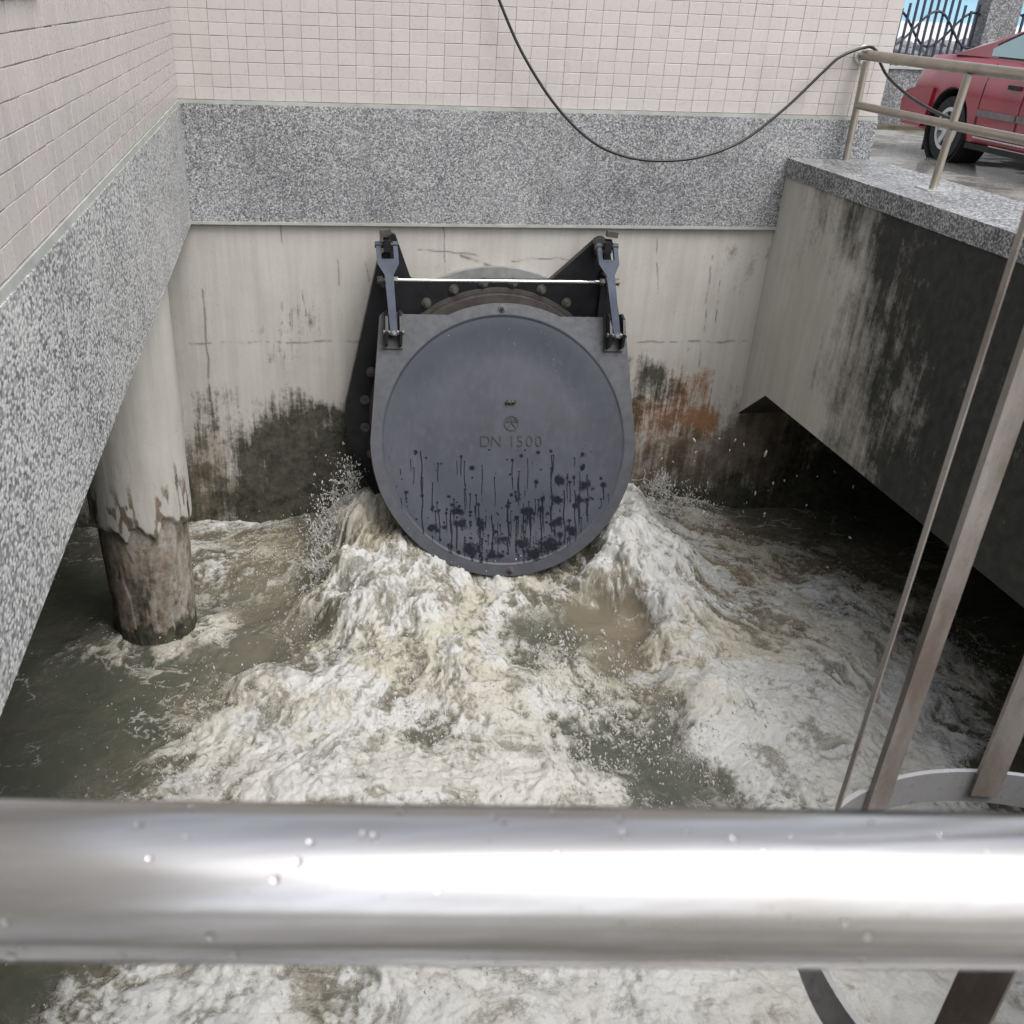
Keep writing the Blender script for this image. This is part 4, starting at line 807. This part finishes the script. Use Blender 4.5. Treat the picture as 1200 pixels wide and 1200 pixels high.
for k in range(230):
    mt = Matrix.Translation((hr.uniform(15, 24), hr.uniform(28, 30), Z_G + .05 + .62 * hr.random() ** 1.6)) @ Matrix.Rotation(hr.uniform(0, 3), 4, 'Z') @ Matrix.Diagonal((hr.uniform(.15, .45), hr.uniform(.15, .4), hr.uniform(.1, .28), 1)); bmesh.ops.create_icosphere(bm, subdivisions=1, radius=1, matrix=mt)
tag(obj('rubble', bm, m_simple('grey_rock', (.20, .20, .22), .8, var=.25, scale=2, bump=.5)), 'heap of grey rock beyond the iron fence', kind='stuff')

# ---- red saloon car, parked with its tail to the fence: tail at Y0, nose towards the viewer
car = thing('parked_car', 'red saloon car with grey side moulding, parked beyond the side railing', 'car')
XS, Y0, WID = 6.86, 12.03, 1.68
def cp(l, w, h): return Vector((XS + w, Y0 - l, Z_G + h))
b = MB('faded_red_paint'); n = b.noise(2.2, 5, .6); c = b.mix(b.range(n, .35, .7), (.31, .009, .028), (.23, .007, .020)); c = b.mix(b.range(b.noise(14, 5, .7), .66, .72, 0, .8), c, (.34, .10, .12))
b.p.inputs['Coat Weight'].default_value = .6; b.p.inputs['Coat Roughness'].default_value = .08; M['red'] = b.done(c, .35)
M['glass'] = MB('tinted_car_glass').done((.30, .40, .41), .05, .55); M['black'] = m_simple('black_rubber', (.012, .012, .012), .7); M['greytrim'] = m_simple('grey_plastic_trim', (.20, .17, .17), .5); M['alloy'] = m_metal('silver_wheel_paint', (.62, .62, .63), .35, dirt=.25); M['chrome'] = m_metal('pale_window_trim', (.55, .55, .55), .25)
# stations along the length: l, half-width at waist, half-width at floor, z floor, z waist (widest), z shoulder, z deck
ST = [(0, .70, .66, .42, .60, .70, .74), (.06, .77, .72, .30, .58, .76, .90), (.16, .81, .76, .25, .58, .84, .965), (.5, .835, .79, .22, .60, .88, .985), (.95, .84, .80, .20, .60, .89, .985), (1.5, .84, .80, .20, .60, .885, .965), (2.4, .84, .80, .20, .58, .875, .95), (3.2, .84, .80, .20, .57, .86, .94), (3.7, .82, .78, .21, .55, .80, .87), (4.15, .77, .72, .24, .50, .70, .76), (4.35, .66, .62, .32, .48, .58, .62)]
def sect(st):
    l, hw, hf, zf_, zw, zs, zd = st; cxm = WID / 2
    half = [(hf * .6, zf_), (hf, zf_ + .03), (hw - .015, zf_ + .16), (hw, zw), (hw - .012, (zw + zs) / 2 + .02), (hw - .05, zs), (hw - .13, zd - .015), (hw * .5, zd), (0, zd + .008)]
    return [cp(l, cxm - a, h) for a, h in half] + [cp(l, cxm + a, h) for a, h in half[-2::-1]]
bm = bmesh.new(); lofts = []
fine = []
for a, b_ in zip(ST, ST[1:]):
    for k in range(4): t_ = k / 4; fine.append(tuple(p + (q - p) * t_ for p, q in zip(a, b_)))
fine.append(ST[-1])
rings = [[bm.verts.new(p) for p in sect(s)] for s in fine]
for a, b_ in zip(rings, rings[1:]):
    for k in range(len(a)): j = (k + 1) % len(a); bm.faces.new((a[k], a[j], b_[j], b_[k]))
bm.faces.new(rings[0][::-1]); bm.faces.new(rings[-1])
body = obj('body', bm, M['red'], car, smooth=True)
cut = bmesh.new()
for l in (.95, 3.55):
    for w0, w1 in ((-.2, .34), (WID - .34, WID + .2)):
        add_prism(cut, [(.375 * math.cos(2 * math.pi * k / 36), .375 * math.sin(2 * math.pi * k / 36)) for k in range(36)], cp(l, w0, .315), (0, 1, 0), (0, 0, 1), 0, w1 - w0)
co_ = obj('cutter', cut, M['black'])
md = body.modifiers.new('arch', 'BOOLEAN'); md.operation = 'DIFFERENCE'; md.object = co_; md.solver = 'EXACT'
dg = bpy.context.evaluated_depsgraph_get(); me = bpy.data.meshes.new_from_object(body.evaluated_get(dg)); body.modifiers.clear(); old = body.data; body.data = me; bpy.data.meshes.remove(old); cm = co_.data; bpy.data.objects.remove(co_); bpy.data.meshes.remove(cm)
try: me.set_sharp_from_angle(angle=R_(35))
except Exception: pass
# cabin
bm = bmesh.new(); cab_st = [(.62, .70, .70, .97, .975), (1.42, .715, .60, .955, 1.215), (1.62, .72, .575, .95, 1.30), (1.95, .72, .565, .95, 1.365), (2.6, .72, .565, .945, 1.375), (2.95, .72, .58, .94, 1.28), (3.45, .70, .70, .925, .93)]
rings = []
for l, hb, ht, zb_, zt_ in cab_st:
    c_ = WID / 2; q = [(hb, zb_ - .03), (hb - .012, zb_ + .02), (ht + .035, zt_ - .05 if zt_ - zb_ > .1 else zb_ + .003), (ht - .04, zt_ - .006), (ht * .4, zt_ + .012)]
    rings.append([bm.verts.new(cp(l, c_ - a, h)) for a, h in q] + [bm.verts.new(cp(l, c_ + a, h)) for a, h in q[::-1]])
for a, b_ in zip(rings, rings[1:]):
    for k in range(len(a)): j = (k + 1) % len(a); bm.faces.new((a[k], a[j], b_[j], b_[k]))
bm.faces.new(rings[0][::-1]); bm.faces.new(rings[-1]); obj('cabin', bm, M['red'], car, smooth=True)
def side_pt(l, h, out=.006):      # a point on the cabin side, between waist and roof edge
    ls = [s[0] for s in cab_st]; hb = np.interp(l, ls, [s[1] for s in cab_st]); ht = np.interp(l, ls, [s[2] for s in cab_st]); zb_ = np.interp(l, ls, [s[3] for s in cab_st]); zt_ = np.interp(l, ls, [s[4] for s in cab_st])
    t_ = np.clip((h - zb_ - .02) / max(.02, zt_ - .07 - zb_), 0, 1); a = (hb - .012) + ((ht + .035) - (hb - .012)) * t_; return cp(l, WID / 2 - a - out, h)
def pane(corners, mat, name, out):
    bm = bmesh.new(); f_ = [bm.verts.new(side_pt(l, h, out)) for l, h in corners]; g = [bm.verts.new(side_pt(l, h, out - .02)) for l, h in corners]
    bm.faces.new(f_); bm.faces.new(g[::-1])
    for i in range(len(f_)): j = (i + 1) % len(f_); bm.faces.new((f_[i], f_[j], g[j], g[i]))
    return obj(name, bm, mat, car)
pane([(.98, .985), (1.30, .985), (1.30, 1.10), (1.22, 1.085)], M['chrome'], 'window_trim', .004)
w1 = pane([(1.06, .99), (1.95, .985), (1.98, 1.285), (1.70, 1.235), (1.50, 1.165), (1.30, 1.09)], M['glass'], 'side_window', .009)
pane([(1.01, .975), (1.99, .97), (2.02, 1.305), (1.70, 1.255), (1.48, 1.185), (1.26, 1.10)], M['black'], 'window_seal', .006)
pane([(2.04, .97), (2.95, .96), (2.75, 1.22), (2.55, 1.30), (2.06, 1.305)], M['black'], 'window_seal', .006); pane([(2.09, .985), (2.86, .975), (2.70, 1.21), (2.53, 1.285), (2.10, 1.285)], M['glass'], 'side_window', .009)
def body_side(l, h, out):
    ls = [s[0] for s in ST]; hw = np.interp(l, ls, [s[1] for s in ST]); return cp(l, WID / 2 - hw - out, h)
def strip(pts, hgt, mat, name, out, th=.02):
    bm = bmesh.new(); n_ = len(pts); a = [bm.verts.new(body_side(l, h + hgt / 2, out)) for l, h in pts]; b2 = [bm.verts.new(body_side(l, h - hgt / 2, out)) for l, h in pts]; c2 = [bm.verts.new(body_side(l, h + hgt / 2, -th)) for l, h in pts]; d2 = [bm.verts.new(body_side(l, h - hgt / 2, -th)) for l, h in pts]
    for i in range(n_ - 1):
        for q in ((a[i], a[i + 1], b2[i + 1], b2[i]), (c2[i], c2[i + 1], a[i + 1], a[i]), (b2[i], b2[i + 1], d2[i + 1], d2[i])): bm.faces.new(q)
    bm.faces.new((a[0], b2[0], d2[0], c2[0])); bm.faces.new((a[-1], c2[-1], d2[-1], b2[-1])); return obj(name, bm, mat, car, bevel=.004)
strip([(1.48, .50), (1.8, .50), (2.1, .50)], .055, M['greytrim'], 'side_moulding', .014); strip([(2.13, .50), (2.6, .50), (3.1, .50)], .055, M['greytrim'], 'side_moulding', .014)
strip([(1.40, .20), (2.2, .20), (3.1, .20)], .05, M['black'], 'sill', .004); strip([(1.50, .285), (2.2, .285), (3.1, .285)], .012, M['chrome'], 'sill_seam', .003)
for l in (1.46, 2.12):
    pts = [cp(l, WID / 2 - hw_, h) for hw_, h in ((.828, .30), (.838, .45), (.841, .60), (.832, .74), (.795, .875), (.755, .93))]
    obj('door_seam', tube(pts, .0045, 6), M['black'], car, smooth=True)
obj('door_handle', box(XS - .012, XS + .03, Y0 - 2.04, Y0 - 1.86, Z_G + .735, Z_G + .77), M['black'], car, bevel=.006)
bm = bmesh.new(); prof = [(.60, .66), (.30, .64), (.16, .63), (.06, .60), (.01, .50), (.04, .36), (.12, .28), (.50, .28), (.565, .42)]
add_prism(bm, [(-(p), q) for p, q in prof], cp(0, -.02, 0), (0, 1, 0), (0, 0, 1), 0, WID + .04)
bump = obj('rear_bumper', bm, M['red'], car, bevel=.03, seg=3); bump['label'] = 'red rear bumper at the tail of the car'
for v in bump.data.vertices:
    pass
bm = bmesh.new(); add_ring(bm, cp(.95, 0.012, .315), (0, 1, 0), (0, 0, 1), .362, .373, 0, .32, 40); obj('arch_liner', bm, M['black'], car)
obj('wheel_well', (lambda q: (add_prism(q, [(.372 * math.cos(2 * math.pi * k / 30), .372 * math.sin(2 * math.pi * k / 30)) for k in range(30)], cp(.95, .335, .315), (0, 1, 0), (0, 0, 1), -.02, .0), q)[1])(bmesh.new()), M['black'], car)
obj('tail_light', box(XS + .22, XS + .58, Y0 - .03, Y0 + .008, Z_G + .62, Z_G + .71), m_simple('red_lens', (.35, .02, .02), .15), car, bevel=.015)
#obj('scuff', box(XS - .0235, XS - .0195, Y0 - .34, Y0 - .20, Z_G + .53, Z_G + .60), m_simple('bare_grey_filler', (.45, .42, .42), .6), car)
obj('mudflap', box(XS + .03, XS + .20, Y0 - .60, Y0 - .57, Z_G + .06, Z_G + .30), M['black'], car)
for l in (.95, 3.55):
    for w, s in ((.035, -1), (WID - .035, 1)):
        wc = cp(l, w, .303); bm = bmesh.new(); add_ring(bm, wc, (0, 1, 0), (0, 0, 1), .20, .303, -.165 if s < 0 else 0, 0 if s < 0 else .165, 40)
        # (0,1,0)x(0,0,1) = +X
        for v in bm.verts: v.co.x = v.co.x + (.165 if s < 0 else -.165)
        tw = obj('wheel', bm, M['black'], car, smooth=True, bevel=.02)
        bm = bmesh.new(); xo = wc.x + s * -.015
        add_ring(bm, (xo, wc.y, wc.z), (0, 1, 0), (0, 0, 1), .165, .202, -.02, .02, 40)
        add_ring(bm, (xo + s * -.03, wc.y, wc.z), (0, 1, 0), (0, 0, 1), .02, .18, -.008, .008, 30)
        for k in range(7):
            a = 2 * math.pi * k / 7; uu_ = Vector((0, math.cos(a), math.sin(a))); vv_ = Vector((0, -math.sin(a), math.cos(a))); add_prism(bm, [(.03, -.022), (.18, -.03), (.18, .03), (.03, .022)], (xo, wc.y, wc.z), uu_, vv_, -.006, .012)
        add_tube(bm, [(xo - .025, wc.y, wc.z), (xo + .025, wc.y, wc.z)], .045, 16); obj('rim', bm, M['alloy'], tw, smooth=True)
